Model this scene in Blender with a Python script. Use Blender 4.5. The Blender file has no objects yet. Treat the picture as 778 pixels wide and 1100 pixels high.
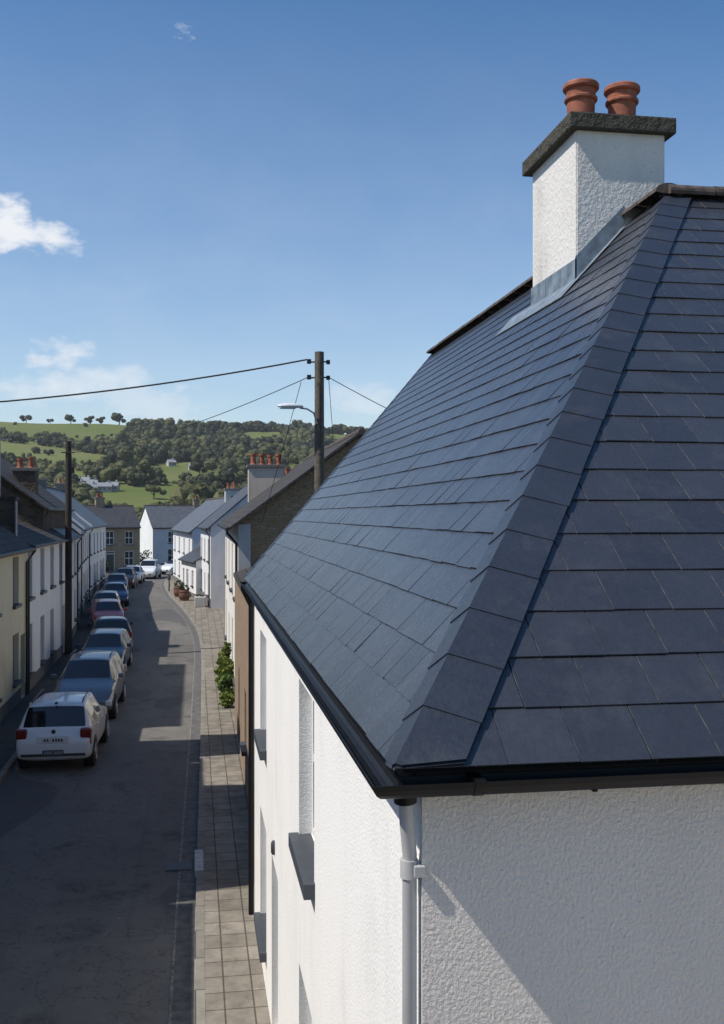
import bpy, bmesh, math, random
import numpy as np
from mathutils import Vector, Matrix
random.seed(7); RNG = np.random.default_rng(7)
R = math.radians
SC = bpy.context.scene
COL = SC.collection

# ------------------------------------------------------------------ camera, sky, sun, exposure
YAW = math.atan(179/1100)
cd = bpy.data.cameras.new("camera"); cam = bpy.data.objects.new("camera", cd); COL.objects.link(cam)
cam.location = (0, 0, 6.0); cam.rotation_euler = (R(90), 0, -YAW)
cd.sensor_fit = 'VERTICAL'; cd.sensor_height = 36; cd.lens = 36; cd.shift_y = 0.0027
cd.clip_start = 0.05; cd.clip_end = 12000
SC.camera = cam
SC.view_settings.view_transform = 'Standard'; SC.view_settings.look = 'None'
SC.view_settings.exposure = 0.05; SC.view_settings.gamma = 1; SC.view_settings.use_curve_mapping = False
SC.cycles.max_bounces = 6; SC.cycles.diffuse_bounces = 3

SUN = Vector((-1.0, -0.20, 1.33)).normalized()          # towards the sun
SUN_EL = math.asin(SUN.z); SUN_AZ = math.atan2(SUN.x, SUN.y)
ld = bpy.data.lights.new("sun", 'SUN'); lo = bpy.data.objects.new("sun", ld); COL.objects.link(lo)
ld.energy = 4.6; ld.angle = R(0.5); ld.color = (1.0, 0.945, 0.87)
lo.rotation_euler = SUN.to_track_quat('Z', 'Y').to_euler(); lo.location = (-20, -5, 40)

W = bpy.data.worlds.new("World"); SC.world = W; W.use_nodes = True
def world_sky():
    nt = W.node_tree; nt.nodes.clear(); L = nt.links.new
    def N(t): return nt.nodes.new(t)
    def M(op, a, b=None, c=None, clamp=False):
        n = N('ShaderNodeMath'); n.operation = op; n.use_clamp = clamp
        for i, v in enumerate((a, b, c)):
            if v is None: continue
            if isinstance(v, (int, float)): n.inputs[i].default_value = v
            else: L(v, n.inputs[i])
        return n.outputs[0]
    sky = N('ShaderNodeTexSky'); sky.sky_type = 'NISHITA'; sky.sun_disc = False
    sky.sun_elevation = SUN_EL; sky.sun_rotation = SUN_AZ % (2*math.pi)
    sky.altitude = 100; sky.air_density = 1.0; sky.dust_density = 0.6; sky.ozone_density = 2.6
    tc = N('ShaderNodeTexCoord'); sp = N('ShaderNodeSeparateXYZ'); L(tc.outputs['Generated'], sp.inputs[0])
    x, y, z = sp.outputs
    yy = M('MAXIMUM', y, 0.05)
    a = M('DIVIDE', x, yy); e = M('DIVIDE', z, yy)
    cb = N('ShaderNodeCombineXYZ'); L(a, cb.inputs[0]); L(M('MULTIPLY', e, 1.7), cb.inputs[1])
    def noise(scale, det=9, rough=.58, off=0):
        n = N('ShaderNodeTexNoise'); n.inputs['Scale'].default_value = scale; n.inputs['Detail'].default_value = det
        n.inputs['Roughness'].default_value = rough
        if off:
            mp = N('ShaderNodeMapping'); mp.inputs['Location'].default_value = (off, off*.7, 0); L(cb.outputs[0], mp.inputs[0]); L(mp.outputs[0], n.inputs[0])
        else: L(cb.outputs[0], n.inputs[0])
        return n.outputs[0]
    n1 = noise(22); n2 = noise(9, off=3.1); n3 = noise(60, off=1.7)
    front = M('GREATER_THAN', y, 0.2)
    total = None
    # cloud puffs given by direction: azimuth tangent, elevation tangent, half sizes, noise, strength, noise pick
    for (ca, ce, rx, rz, k, st, nn) in (
            (-.188, .274, .050, .030, 1.5, .98, n1), (-.170, .261, .070, .021, 1.5, .97, n1), (-.115, .250, .022, .009, 2.4, .6, n1),
            (-.128, .150, .062, .020, 1.9, .85, n1), (-.150, .130, .13, .022, 2.2, .8, n2), (-.03, .118, .07, .010, 2.2, .6, n1),
            (-.010, .462, .011, .013, 4.5, .20, n3), (.02, .105, .16, .030, 3.4, .50, n2),
            (-.20, .118, .14, .034, 1.9, .85, n2), (.16, .118, .10, .022, 3.2, .55, n2)):
        dx = M('DIVIDE', M('SUBTRACT', a, ca), rx); dz = M('DIVIDE', M('SUBTRACT', e, ce), rz)
        d = M('ADD', M('MULTIPLY', dx, dx), M('MULTIPLY', dz, dz))
        v = M('ADD', M('SUBTRACT', 1.0, d), M('MULTIPLY', M('SUBTRACT', nn, .52), k*2.2))
        m = N('ShaderNodeMapRange'); m.interpolation_type = 'SMOOTHERSTEP'; m.inputs[1].default_value = -.25; m.inputs[2].default_value = 1.0 if k == 1.5 else 1.8
        m.inputs[3].default_value = 0; m.inputs[4].default_value = st; L(v, m.inputs[0])
        total = m.outputs[0] if total is None else M('MAXIMUM', total, m.outputs[0])
    # thin veil that thickens towards the horizon
    veil = N('ShaderNodeMapRange'); veil.inputs[1].default_value = .55; veil.inputs[2].default_value = .03; veil.inputs[3].default_value = 0; veil.inputs[4].default_value = .36
    L(M('MULTIPLY', e, 1.0), veil.inputs[0])
    vm = M('MULTIPLY', M('POWER', veil.outputs[0], 1.25), M('ADD', .45, M('MULTIPLY', n2, 1.1)))
    total = M('MULTIPLY', M('MAXIMUM', total, vm), front, clamp=True)
    hs = N('ShaderNodeHueSaturation'); hs.inputs['Saturation'].default_value = 1.24; hs.inputs['Value'].default_value = 1.0
    zf = N('ShaderNodeMapRange'); zf.inputs[1].default_value = .1; zf.inputs[2].default_value = .5; zf.inputs[3].default_value = 1.20; zf.inputs[4].default_value = 1.08; L(z, zf.inputs[0]); L(zf.outputs[0], hs.inputs['Value'])
    L(sky.outputs[0], hs.inputs['Color'])
    mx = N('ShaderNodeMix'); mx.data_type = 'RGBA'; L(total, mx.inputs['Factor']); L(hs.outputs[0], mx.inputs['A'])
    mx.inputs['B'].default_value = (7.6, 7.8, 8.1, 1)
    bg = N('ShaderNodeBackground'); bg.inputs[1].default_value = 0.115; L(mx.outputs['Result'], bg.inputs[0])
    out = N('ShaderNodeOutputWorld'); L(bg.outputs[0], out.inputs[0])
world_sky()

# ------------------------------------------------------------------ helpers
ORG = {}
class MB:
    def __init__(s): s.v = []; s.f = []; s.mi = []; s.sm = []
    def add(s, vs, fs, mi=0, smooth=False):
        o = len(s.v); s.v.extend([tuple(v) for v in vs])
        for f in fs: s.f.append([i+o for i in f]); s.mi.append(mi); s.sm.append(smooth)
    def quad(s, a, b, c, d, mi=0): s.add([a, b, c, d], [(0, 1, 2, 3)], mi)
    def box(s, x0, x1, y0, y1, z0, z1, mi=0, F=None):
        vs = [(x0,y0,z0),(x1,y0,z0),(x1,y1,z0),(x0,y1,z0),(x0,y0,z1),(x1,y0,z1),(x1,y1,z1),(x0,y1,z1)]
        fs = [(0,3,2,1),(4,5,6,7),(0,1,5,4),(1,2,6,5),(2,3,7,6),(3,0,4,7)]
        if F:
            vs = [F(*v) for v in vs]
            a, b, c = Vector(vs[1])-Vector(vs[0]), Vector(vs[3])-Vector(vs[0]), Vector(vs[4])-Vector(vs[0])
            if a.cross(b).dot(c) < 0: fs = [tuple(reversed(f)) for f in fs]
        s.add(vs, fs, mi)
    def bbox(s, x0, x1, y0, y1, z0, z1, b=.01, mi=0, F=None):       # box with chamfered edges
        bm = bmesh.new(); bmesh.ops.create_cube(bm, size=1)
        for v in bm.verts: v.co = ((x0+x1)/2+v.co.x*(x1-x0), (y0+y1)/2+v.co.y*(y1-y0), (z0+z1)/2+v.co.z*(z1-z0))
        bmesh.ops.bevel(bm, geom=list(bm.edges), offset=b, segments=2, affect='EDGES', profile=.5)
        s.addbm(bm, mi, F)
    def addbm(s, bm, mi=0, F=None, smooth=False):
        bm.verts.index_update(); vs = [F(*v.co) if F else v.co[:] for v in bm.verts]
        s.add(vs, [[v.index for v in f.verts] for f in bm.faces], mi, smooth); bm.free()
    def prism(s, poly, P, t0, t1, mi=0):                            # poly 2-D points, P(t,a,b)->xyz, closed solid
        n = len(poly); vs = [P(t0, *p) for p in poly]+[P(t1, *p) for p in poly]
        fs = [tuple(range(n)), tuple(reversed(range(n, 2*n)))]+[(i, i+n, (i+1) % n+n, (i+1) % n) for i in range(n)]
        s.add(vs, fs, mi)
    def tube(s, pts, r, n=8, mi=0, caps=True, smooth=True):
        pts = [Vector(p) for p in pts]; rings = []; rr = r if isinstance(r, (list, tuple)) else [r]*len(pts)
        for i, p in enumerate(pts):
            t = (pts[min(i+1, len(pts)-1)]-pts[max(i-1, 0)]).normalized()
            up = Vector((0, 0, 1)) if abs(t.z) < .9 else Vector((0, 1, 0))
            a = t.cross(up).normalized(); b = t.cross(a)
            rings.append([p+(a*math.cos(2*math.pi*k/n)+b*math.sin(2*math.pi*k/n))*rr[i] for k in range(n)])
        vs = [v for ring in rings for v in ring]; fs = []
        for i in range(len(rings)-1):
            for k in range(n): fs.append((i*n+k, i*n+(k+1) % n, (i+1)*n+(k+1) % n, (i+1)*n+k))
        s.add(vs, fs, mi, smooth)
        if caps: s.add(rings[0], [tuple(range(n))], mi); s.add(rings[-1], [tuple(reversed(range(n)))], mi)
    def lathe(s, prof, c, n=24, mi=0):                              # prof (r,z) list, axis z at c
        for (r0, z0), (r1, z1) in zip(prof, prof[1:]):
            vs = [(c[0]+r*math.cos(2*math.pi*k/n), c[1]+r*math.sin(2*math.pi*k/n), c[2]+z) for r, z in ((r0, z0), (r1, z1)) for k in range(n)]
            s.add(vs, [(k, (k+1) % n, n+(k+1) % n, n+k) for k in range(n)], mi, True)
        s.weld = True
    def build(s, name, mat, parent=None, origin=None, uv=True):
        me = bpy.data.meshes.new(name)
        org = Vector(origin) if origin is not None else (ORG.get(parent, Vector((0, 0, 0))) if parent else Vector((0, 0, 0)))
        V = np.array(s.v, dtype=np.float64).reshape(-1, 3)
        me.from_pydata((V-np.array(org)).tolist(), [], s.f)
        mats = mat if isinstance(mat, (list, tuple)) else [mat]
        for m in mats: me.materials.append(m)
        me.polygons.foreach_set('material_index', s.mi); me.polygons.foreach_set('use_smooth', s.sm)
        if getattr(s, 'weld', False):                # keep lathe profiles crisp at their rims, welded into one piece
            bm = bmesh.new(); bm.from_mesh(me); bmesh.ops.remove_doubles(bm, verts=bm.verts[:], dist=1e-4)
            for e in bm.edges:
                if len(e.link_faces) == 2 and e.calc_face_angle(0) > R(28): e.smooth = False
            bm.to_mesh(me); bm.free(); V = np.array([v.co[:] for v in me.vertices])+np.array(org)
        if uv: auto_uv(me, V)
        me.update()
        o = bpy.data.objects.new(name, me); COL.objects.link(o)
        if parent: o.parent = parent
        else: o.location = org
        ORG[o] = org
        return o
def auto_uv(me, V):
    u = me.uv_layers.new(name='uv'); nl = len(me.loops)
    li = np.empty(nl, dtype=np.int32); me.loops.foreach_get('vertex_index', li)
    nf = len(me.polygons); tot = np.empty(nf, dtype=np.int32); me.polygons.foreach_get('loop_total', tot)
    nrm = np.empty(nf*3); me.polygons.foreach_get('normal', nrm); nrm = nrm.reshape(-1, 3)
    h = np.stack([-nrm[:, 1], nrm[:, 0], np.zeros(nf)], 1); ln = np.linalg.norm(h, axis=1)
    flat = ln < .05; h[flat] = (1, 0, 0); ln[flat] = 1; h /= ln[:, None]
    w = np.cross(nrm, h); w[flat] = (0, 1, 0)
    fi = np.repeat(np.arange(nf), tot); p = V[li]
    uvs = np.stack([(p*h[fi]).sum(1), (p*w[fi]).sum(1)], 1)
    u.data.foreach_set('uv', uvs.ravel().astype(np.float32))
def thing(name, label, cat, loc=(0, 0, 0), rz=0, group=None):
    o = bpy.data.objects.new(name, None); COL.objects.link(o); o.location = loc; o.rotation_euler = (0, 0, rz)
    o.empty_display_size = .2; ORG[o] = Vector(loc) if rz == 0 else Vector((0, 0, 0))
    return tag(o, label, cat, group)
def tag(o, label=None, cat=None, group=None, kind=None):
    if label: o['label'] = label
    if cat: o['category'] = cat
    if group: o['group'] = group
    if kind: o['kind'] = kind
    return o
def copy_tree(o, parent=None):
    c = o.copy(); COL.objects.link(c)
    if parent: c.parent = parent
    for ch in list(o.children): copy_tree(ch, c)
    return c

# ------------------------------------------------------------------ materials
MATS = {}
class NB:
    def __init__(s, name):
        s.m = bpy.data.materials.new(name); s.m.use_nodes = True; s.nt = s.m.node_tree; s.nt.nodes.clear()
        s.b = s.n('ShaderNodeBsdfPrincipled'); o = s.n('ShaderNodeOutputMaterial'); s.l(s.b.outputs[0], o.inputs[0])
        s.tc = s.n('ShaderNodeTexCoord')
    def n(s, t): return s.nt.nodes.new(t)
    def l(s, a, b): s.nt.links.new(a, b)
    def obj(s): return s.tc.outputs['Object']
    def uv(s): return s.tc.outputs['UV']
    def mapped(s, src, scale): 
        m = s.n('ShaderNodeMapping'); m.inputs['Scale'].default_value = scale; s.l(src, m.inputs[0]); return m.outputs[0]
    def noise(s, scale, det=4, rough=.55, src=None, col=False):
        n = s.n('ShaderNodeTexNoise'); n.inputs['Scale'].default_value = scale; n.inputs['Detail'].default_value = det; n.inputs['Roughness'].default_value = rough
        s.l(src or s.obj(), n.inputs[0]); return n.outputs['Color' if col else 0]
    def vor(s, scale, src=None, out='Distance', feat='F1'):
        n = s.n('ShaderNodeTexVoronoi'); n.feature = feat; n.inputs['Scale'].default_value = scale; s.l(src or s.obj(), n.inputs[0]); return n.outputs[out]
    def ramp(s, f, stops):
        r = s.n('ShaderNodeValToRGB'); e = r.color_ramp.elements
        while len(e) < len(stops): e.new(.5)
        for i, (p, c) in enumerate(stops): e[i].position = p; e[i].color = (*c, 1) if not isinstance(c, (int, float)) else (c, c, c, 1)
        s.l(f, r.inputs[0]); return r.outputs[0]
    def mix(s, f, a, b, mode='MIX'):
        n = s.n('ShaderNodeMix'); n.data_type = 'RGBA'; n.blend_type = mode
        for v, k in ((f, 'Factor'), (a, 'A'), (b, 'B')):
            i = n.inputs[k] if k == 'Factor' else [q for q in n.inputs if q.name == k and q.type == 'RGBA'][0]
            if isinstance(v, (int, float)): i.default_value = v
            elif isinstance(v, tuple): i.default_value = (*v, 1)
            else: s.l(v, i)
        return [q for q in n.outputs if q.type == 'RGBA'][0]
    def math(s, op, a, b=0.0):
        n = s.n('ShaderNodeMath'); n.operation = op
        for i, v in enumerate((a, b)):
            if isinstance(v, (int, float)): n.inputs[i].default_value = v
            else: s.l(v, n.inputs[i])
        return n.outputs[0]
    def set(s, col=None, rough=None, metal=0, spec=None, bump=None, bs=.3, bd=.01, coat=0):
        for k, v in (('Base Color', col), ('Roughness', rough), ('Metallic', metal), ('Specular IOR Level', spec), ('Coat Weight', coat)):
            if v is None: continue
            if isinstance(v, tuple): s.b.inputs[k].default_value = (*v, 1)
            elif isinstance(v, (int, float)): s.b.inputs[k].default_value = v
            else: s.l(v, s.b.inputs[k])
        if bump is not None:
            b = s.n('ShaderNodeBump'); b.inputs['Strength'].default_value = bs; b.inputs['Distance'].default_value = bd
            s.l(bump, b.inputs['Height']); s.l(b.outputs[0], s.b.inputs['Normal'])
        return s.m
def plain(name, col, rough=.5, metal=0, spec=.5, var=.15, scale=8, coat=0):
    k = NB(name); n = k.noise(scale, 5)
    c = k.mix(k.ramp(n, [(.3, 0.0), (.7, 1.0)]), tuple(x*(1-var) for x in col), tuple(min(1, x*(1+var)) for x in col))
    return k.set(c, rough, metal, spec, coat=coat)
def render_mat(name, col, dirt=.25, fine=60, bs=.6, bd=.012, coarse=0, dirtcol=(.25, .24, .2)):
    k = NB(name)
    big = k.noise(.9, 6, .6); st = k.noise(1.0, 5, .6, k.mapped(k.obj(), (3, 3, .35)))
    m = k.math('MULTIPLY', k.ramp(big, [(.42, 0.0), (.72, 1.0)]), k.ramp(st, [(.35, 0.0), (.7, 1.0)]))
    c = k.mix(k.math('MULTIPLY', m, dirt), col, dirtcol)
    peb = k.vor(fine); nz = k.noise(fine*.9, 4, .6)
    pit = k.ramp(k.noise(fine*.8, 2, .5), [(.30, 1.0), (.38, 0.0)])
    c = k.mix(k.math('MULTIPLY', pit, .36), c, tuple(x*.45 for x in col))
    h = k.math('ADD', k.math('MULTIPLY', peb, -.6), nz)
    if coarse:
        ww = k.noise(coarse, 3, .6, k.mapped(k.obj(), (1, 1, .8)))
        h = k.math('ADD', h, k.math('MULTIPLY', k.ramp(ww, [(.40, 0.0), (.62, 1.0)]), 1.6))
    return k.set(c, .92, spec=.2, bump=h, bs=bs, bd=bd)
def brick_mat(name, c1, c2, mortar, bw, bh, ms=.012, off=.5, rough=.85, bs=.5, bd=.01, noise_amt=.5, squash=1, coord='uv', spec=.3, moss=None):
    k = NB(name); src = k.uv() if coord == 'uv' else k.obj()
    t = k.n('ShaderNodeTexBrick'); t.offset = off; t.squash = squash
    for a, v in (('Scale', 1.0), ('Brick Width', bw), ('Row Height', bh), ('Mortar Size', ms), ('Mortar Smooth', .2), ('Bias', 0.0)): t.inputs[a].default_value = v
    t.inputs['Color1'].default_value = (*c1, 1); t.inputs['Color2'].default_value = (*c2, 1); t.inputs['Mortar'].default_value = (*mortar, 1)
    k.l(src, t.inputs[0])
    n = k.noise(3.0, 7, .65); c = k.mix(noise_amt, t.outputs[0], k.ramp(n, [(.25, .25), (.75, 1.0)]), 'MULTIPLY')
    if moss: c = k.mix(k.ramp(k.noise(2.2, 6, .7), [(.55, 0.0), (.68, .6)]), c, moss)
    fine = k.noise(70, 3)
    h = k.math('ADD', k.math('MULTIPLY', t.outputs[1], -1.0), k.math('MULTIPLY', fine, .35))
    return k.set(c, rough, spec=spec, bump=h, bs=bs, bd=bd)
def stone_mat(name, a, b, mortar, scale=3.2):
    k = NB(name); src = k.mapped(k.obj(), (1, 1, 1.7))
    v = k.vor(scale, src, 'Distance', 'DISTANCE_TO_EDGE'); cc = k.vor(scale, src, 'Color')
    sp = k.n('ShaderNodeSeparateColor'); k.l(cc, sp.inputs[0])
    c = k.mix(sp.outputs[0], a, b); c = k.mix(.45, c, k.ramp(k.noise(9, 6, .7), [(.25, .3), (.75, 1.0)]), 'MULTIPLY')
    e = k.ramp(v, [(.01, 1.0), (.06, 0.0)]); c = k.mix(e, c, mortar)
    return k.set(c, .95, spec=.15, bump=k.math('ADD', k.ramp(v, [(0, 0.0), (.12, 1.0)]), k.math('MULTIPLY', k.noise(30, 4), .4)), bs=.8, bd=.03)
def slate_mat(name, a, b, rough=.42, spec=.5):      # one colour per slate through the 'tint' attribute, riven surface
    k = NB(name); at = k.n('ShaderNodeAttribute'); at.attribute_name = 'tint'
    n = k.noise(5, 6, .62); n2 = k.noise(38, 6, .7, k.mapped(k.obj(), (1, 1, .6)))
    c = k.mix(at.outputs['Fac'], a, b); c = k.mix(.35, c, k.ramp(n, [(.3, .45), (.7, 1.0)]), 'MULTIPLY')
    ch = k.ramp(k.noise(16, 8, .78), [(.62, 0.0), (.74, 1.0)]); c = k.mix(k.math('MULTIPLY', ch, .34), c, (.13, .14, .16))
    stn = k.ramp(k.noise(2.0, 7, .7, k.mapped(k.obj(), (1.6, 1.6, .5))), [(.52, 0.0), (.70, 1.0)]); c = k.mix(k.math('MULTIPLY', stn, .30), c, (.085, .085, .088))
    lic = k.ramp(k.vor(9.0), [(.03, 1.0), (.07, 0.0)]); lic2 = k.ramp(k.noise(1.3, 4), [(.55, 0.0), (.7, 1.0)])
    c = k.mix(k.math('MULTIPLY', k.math('MULTIPLY', lic, lic2), .75), c, (.2, .2, .19))
    r = k.ramp(n2, [(.3, rough-.06), (.7, rough+.12)])
    return k.set(c, r, spec=spec, bump=k.math('ADD', n2, k.math('MULTIPLY', n, .8)), bs=.38, bd=.007)

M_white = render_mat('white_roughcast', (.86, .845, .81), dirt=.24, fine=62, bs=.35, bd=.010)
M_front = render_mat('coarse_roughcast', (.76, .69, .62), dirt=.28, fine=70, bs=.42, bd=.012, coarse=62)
M_chim = render_mat('chimney_render', (.70, .67, .62), dirt=.7, fine=40, bs=.34, bd=.007, coarse=24)
M_slate = slate_mat('blue_slate', (.028, .030, .037), (.040, .043, .052), .27, 1.0)
M_hip = slate_mat('hip_slate', (.021, .027, .040), (.027, .034, .049), .36, .6)
M_slatedge = plain('slate_cut_edge', (.085, .088, .095), .8, var=.8, scale=14)
M_dark = plain('dark_underlay', (.012, .012, .014), .9)
M_ridge = plain('brown_ridge_tile', (.085, .068, .058), .8, var=.5, scale=14, spec=.3)
M_black = plain('black_plastic', (.006, .006, .007), .45, spec=.25, var=.3)
M_cast = plain('black_iron', (.014, .013, .013), .5, var=.4)
M_pipe = plain('painted_pipe', (.44, .43, .42), .4, var=.12, scale=5)
M_lead = plain('weathered_lead', (.20, .24, .275), .5, metal=.25, var=.4, scale=7)
M_capst = render_mat('mossy_concrete', (.075, .07, .055), dirt=.8, fine=45, bs=.8, bd=.014, coarse=14, dirtcol=(.018, .017, .014))
M_terra = plain('terracotta', (.29, .092, .048), .75, var=.4, scale=9)
M_sill = plain('grey_painted_sill', (.055, .062, .072), .55, var=.12)
M_upvc = plain('white_frame', (.78, .78, .77), .35, var=.05)
k = NB('window_glass'); M_glass = k.set((.012, .014, .016), .06, spec=.6)
M_curtain = plain('net_curtain', (.4, .4, .38), .9)
M_door = plain('dark_painted_door', (.05, .055, .06), .4)
M_wood = plain('creosoted_pole', (.105, .085, .065), .85, var=.45, scale=12)
M_wooddk = plain('dark_creosoted_pole', (.035, .028, .023), .85, var=.45, scale=12)
M_steel = plain('galvanised_steel', (.35, .36, .37), .45, metal=.6, var=.25)
M_lamp = plain('lamp_housing', (.62, .64, .66), .4, var=.1)
M_cable = plain('cable', (.015, .015, .016), .6)
M_bgslate = brick_mat('terrace_slate', (.055, .058, .066), (.080, .082, .090), (.018, .018, .02), .3, .24, .010, bs=.5, bd=.01, noise_amt=.55, rough=.5, spec=.45, moss=(.07, .065, .05))
M_bgslate2 = brick_mat('pale_terrace_slate', (.10, .11, .125), (.135, .145, .16), (.03, .03, .035), .3, .24, .010, bs=.4, bd=.01, noise_amt=.5, rough=.5, spec=.45)
M_oldslate = brick_mat('old_brown_slate', (.060, .055, .050), (.085, .078, .072), (.014, .013, .012), .34, .30, .014, bs=.8, bd=.016, noise_amt=.7, rough=.75, moss=(.06, .058, .04))
M_brick = brick_mat('orange_brick', (.40, .275, .18), (.33, .22, .14), (.34, .30, .25), .225, .075, .010)
M_stone = stone_mat('brown_rubble', (.33, .22, .12), (.46, .33, .20), (.36, .28, .20), 7.0)
M_stonedk = stone_mat('dark_rubble', (.085, .068, .052), (.15, .12, .092), (.10, .09, .075), 2.6)
M_stonewarm = stone_mat('warm_stone', (.30, .23, .15), (.40, .32, .22), (.30, .25, .19), 3.5)
M_beige = render_mat('beige_render', (.60, .52, .44), dirt=.5, fine=30, bs=.5, bd=.012)
M_cream = render_mat('cream_render', (.74, .66, .47), dirt=.35, fine=40, bs=.3, bd=.008)
M_w1 = render_mat('white_render', (.78, .78, .77), dirt=.35, fine=40, bs=.3, bd=.008)
M_w2 = render_mat('offwhite_render', (.80, .78, .72), dirt=.45, fine=40, bs=.3, bd=.008)
M_w3 = render_mat('bluewhite_render', (.66, .67, .69), dirt=.45, fine=40, bs=.3, bd=.008)
M_g1 = render_mat('grey_render', (.48, .47, .46), dirt=.45, fine=40, bs=.3, bd=.008)
M_plinth = render_mat('plinth_render', (.16, .155, .15), dirt=.5, fine=30, bs=.5)
M_bark = plain('bark', (.06, .045, .033), .9, var=.4)

def asphalt():
    k = NB('asphalt'); u = k.obj()
    big = k.noise(.35, 6, .6, k.mapped(u, (1, .35, 1))); mid = k.noise(2.5, 6, .65); fine = k.noise(160, 2, .6)
    c = k.mix(k.ramp(big, [(.3, 0.0), (.7, 1.0)]), (.125, .118, .108), (.20, .189, .172))
    c = k.mix(.5, c, k.ramp(mid, [(.25, .55), (.7, 1.0)]), 'MULTIPLY')
    b = k.n('ShaderNodeTexBrick'); b.offset = .37
    for a, v in (('Scale', 1.0), ('Brick Width', 2.6), ('Row Height', 7.5), ('Mortar Size', .03), ('Bias', .0)): b.inputs[a].default_value = v
    b.inputs['Color1'].default_value = (1, 1, 1, 1); b.inputs['Color2'].default_value = (.72, .72, .74, 1); b.inputs['Mortar'].default_value = (.55, .55, .55, 1)
    k.l(u, b.inputs[0]); c = k.mix(.30, c, b.outputs[0], 'MULTIPLY')
    spk = k.ramp(k.vor(55), [(.04, 1.0), (.10, 0.0)]); c = k.mix(k.math('MULTIPLY', spk, .25), c, (.28, .27, .25))
    spot = k.ramp(k.vor(1.1), [(.015, 1.0), (.035, 0.0)]); c = k.mix(k.math('MULTIPLY', spot, .5), c, (.36, .35, .33))
    st = k.ramp(k.noise(.8, 5, .7), [(.56, 0.0), (.72, .8)]); c = k.mix(st, c, (.035, .035, .036))
    ck = k.ramp(k.vor(.9, k.mapped(k.noise(1.6, 4, .6, col=True), (2.2, 2.2, 0)), 'Distance', 'DISTANCE_TO_EDGE'), [(.004, 1.0), (.014, 0.0)])
    c = k.mix(k.math('MULTIPLY', ck, .55), c, (.03, .03, .03))
    ptc = k.ramp(k.noise(.22, 2, .4, k.mapped(u, (1.3, .5, 1))), [(.585, 0.0), (.59, .75)]); c = k.mix(ptc, c, (.085, .084, .083))
    return k.set(c, k.ramp(mid, [(.3, .75), (.7, .95)]), spec=.25, bump=fine, bs=.35, bd=.006)
M_road = asphalt()
M_gutterstrip = plain('channel_asphalt', (.10, .098, .094), .85, var=.4, scale=6)
M_line = plain('worn_line', (.17, .165, .15), .8, var=.6, scale=9)
M_kerb = brick_mat('kerb_stone', (.25, .23, .20), (.30, .28, .245), (.09, .08, .07), 60, .92, .012, noise_amt=.6, coord='obj')
M_kerbpale = plain('pale_kerb_stone', (.42, .42, .41), .85, var=.2)
M_pave = brick_mat('paving_slabs', (.24, .215, .175), (.34, .305, .255), (.10, .09, .074), .35, .44, .011, off=0.0, noise_amt=.75, coord='obj', bs=.5, moss=(.07, .062, .045))
M_pave2 = brick_mat('tarmac_footway', (.07, .068, .064), (.085, .082, .078), (.04, .04, .038), .9, 1.4, .012, noise_amt=.6, coord='obj')

# ------------------------------------------------------------------ terrain
def terr(x, y):
    b = np.interp(y, [230, 330, 420, 500, 600, 700, 760, 815, 870, 1000, 1400], [0, 7, 15, 24, 36, 48, 56, 66, 78, 82, 84])
    e = np.clip((y-230)/200, 0, 1)
    return b+e*(-.018*np.clip(x, -500, 500)+2.0*np.sin(x*.021+1)*np.sin(y*.013)+1.2*np.sin(x*.05+y*.02))
def grass_mat():
    k = NB('pasture'); n = k.noise(.010, 6, .6); n2 = k.noise(.35, 6, .7)
    c = k.mix(k.ramp(n, [(.35, 0.0), (.65, 1.0)]), (.10, .14, .034), (.165, .18, .06))
    c = k.mix(.45, c, k.ramp(n2, [(.3, .5), (.7, 1.0)]), 'MULTIPLY')
    return k.set(c, .95, spec=.1, bump=n2, bs=.4, bd=.3)
M_grass = grass_mat()
def terrain():
    xs = np.concatenate([np.linspace(-6000, -700, 24), np.linspace(-640, 760, 100), np.linspace(820, 6000, 24)])
    ys = np.concatenate([np.linspace(-3000, 100, 20), np.linspace(130, 1000, 100), np.linspace(1050, 7000, 24)])
    X, Y = np.meshgrid(xs, ys); Z = terr(X, Y)-.06-np.clip((Y-1100)*.02, 0, 60)
    nx = len(xs); mb = MB(); mb.v = np.stack([X.ravel(), Y.ravel(), Z.ravel()], 1).tolist()
    for j in range(len(ys)-1):
        for i in range(nx-1): mb.f.append((j*nx+i, j*nx+i+1, (j+1)*nx+i+1, (j+1)*nx+i)); mb.mi.append(0); mb.sm.append(True)
    tag(mb.build('ground', M_grass), kind='structure')
terrain()

# ------------------------------------------------------------------ road, kerbs, pavements
KR = [(-40, .0), (0, .0), (14, -.02), (30, .16), (45, .26), (52, .15), (60, -.35), (68, -1.05), (76, -1.85), (84, -2.45), (92, -2.75), (98, -2.6), (101, -1.9), (103.5, .2), (104.5, 4), (105, 40)]
KL = [(-40, -4.3), (30, -4.3), (43, -4.4), (53, -5.0), (61, -5.6), (68, -6.15), (75, -6.55), (85, -6.85), (97, -6.9), (101, -7.4), (103.5, -9), (104.5, -13), (105, -50)]
def interp(K, y): return float(np.interp(y, [k[0] for k in K], [k[1] for k in K]))
def resample(K, step=1.0):
    pts = [Vector((x, y, 0)) for y, x in K]; out = []
    for a, b in zip(pts, pts[1:]):
        n = max(1, int((b-a).length/step))
        out += [a.lerp(b, i/n) for i in range(n)]
    out.append(pts[-1])
    for _ in range(6): out = [out[0]]+[(out[i-1]+out[i]*2+out[i+1])/4 for i in range(1, len(out)-1)]+[out[-1]]
    return out
PR = resample(KR); PL = resample(KL)
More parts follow.
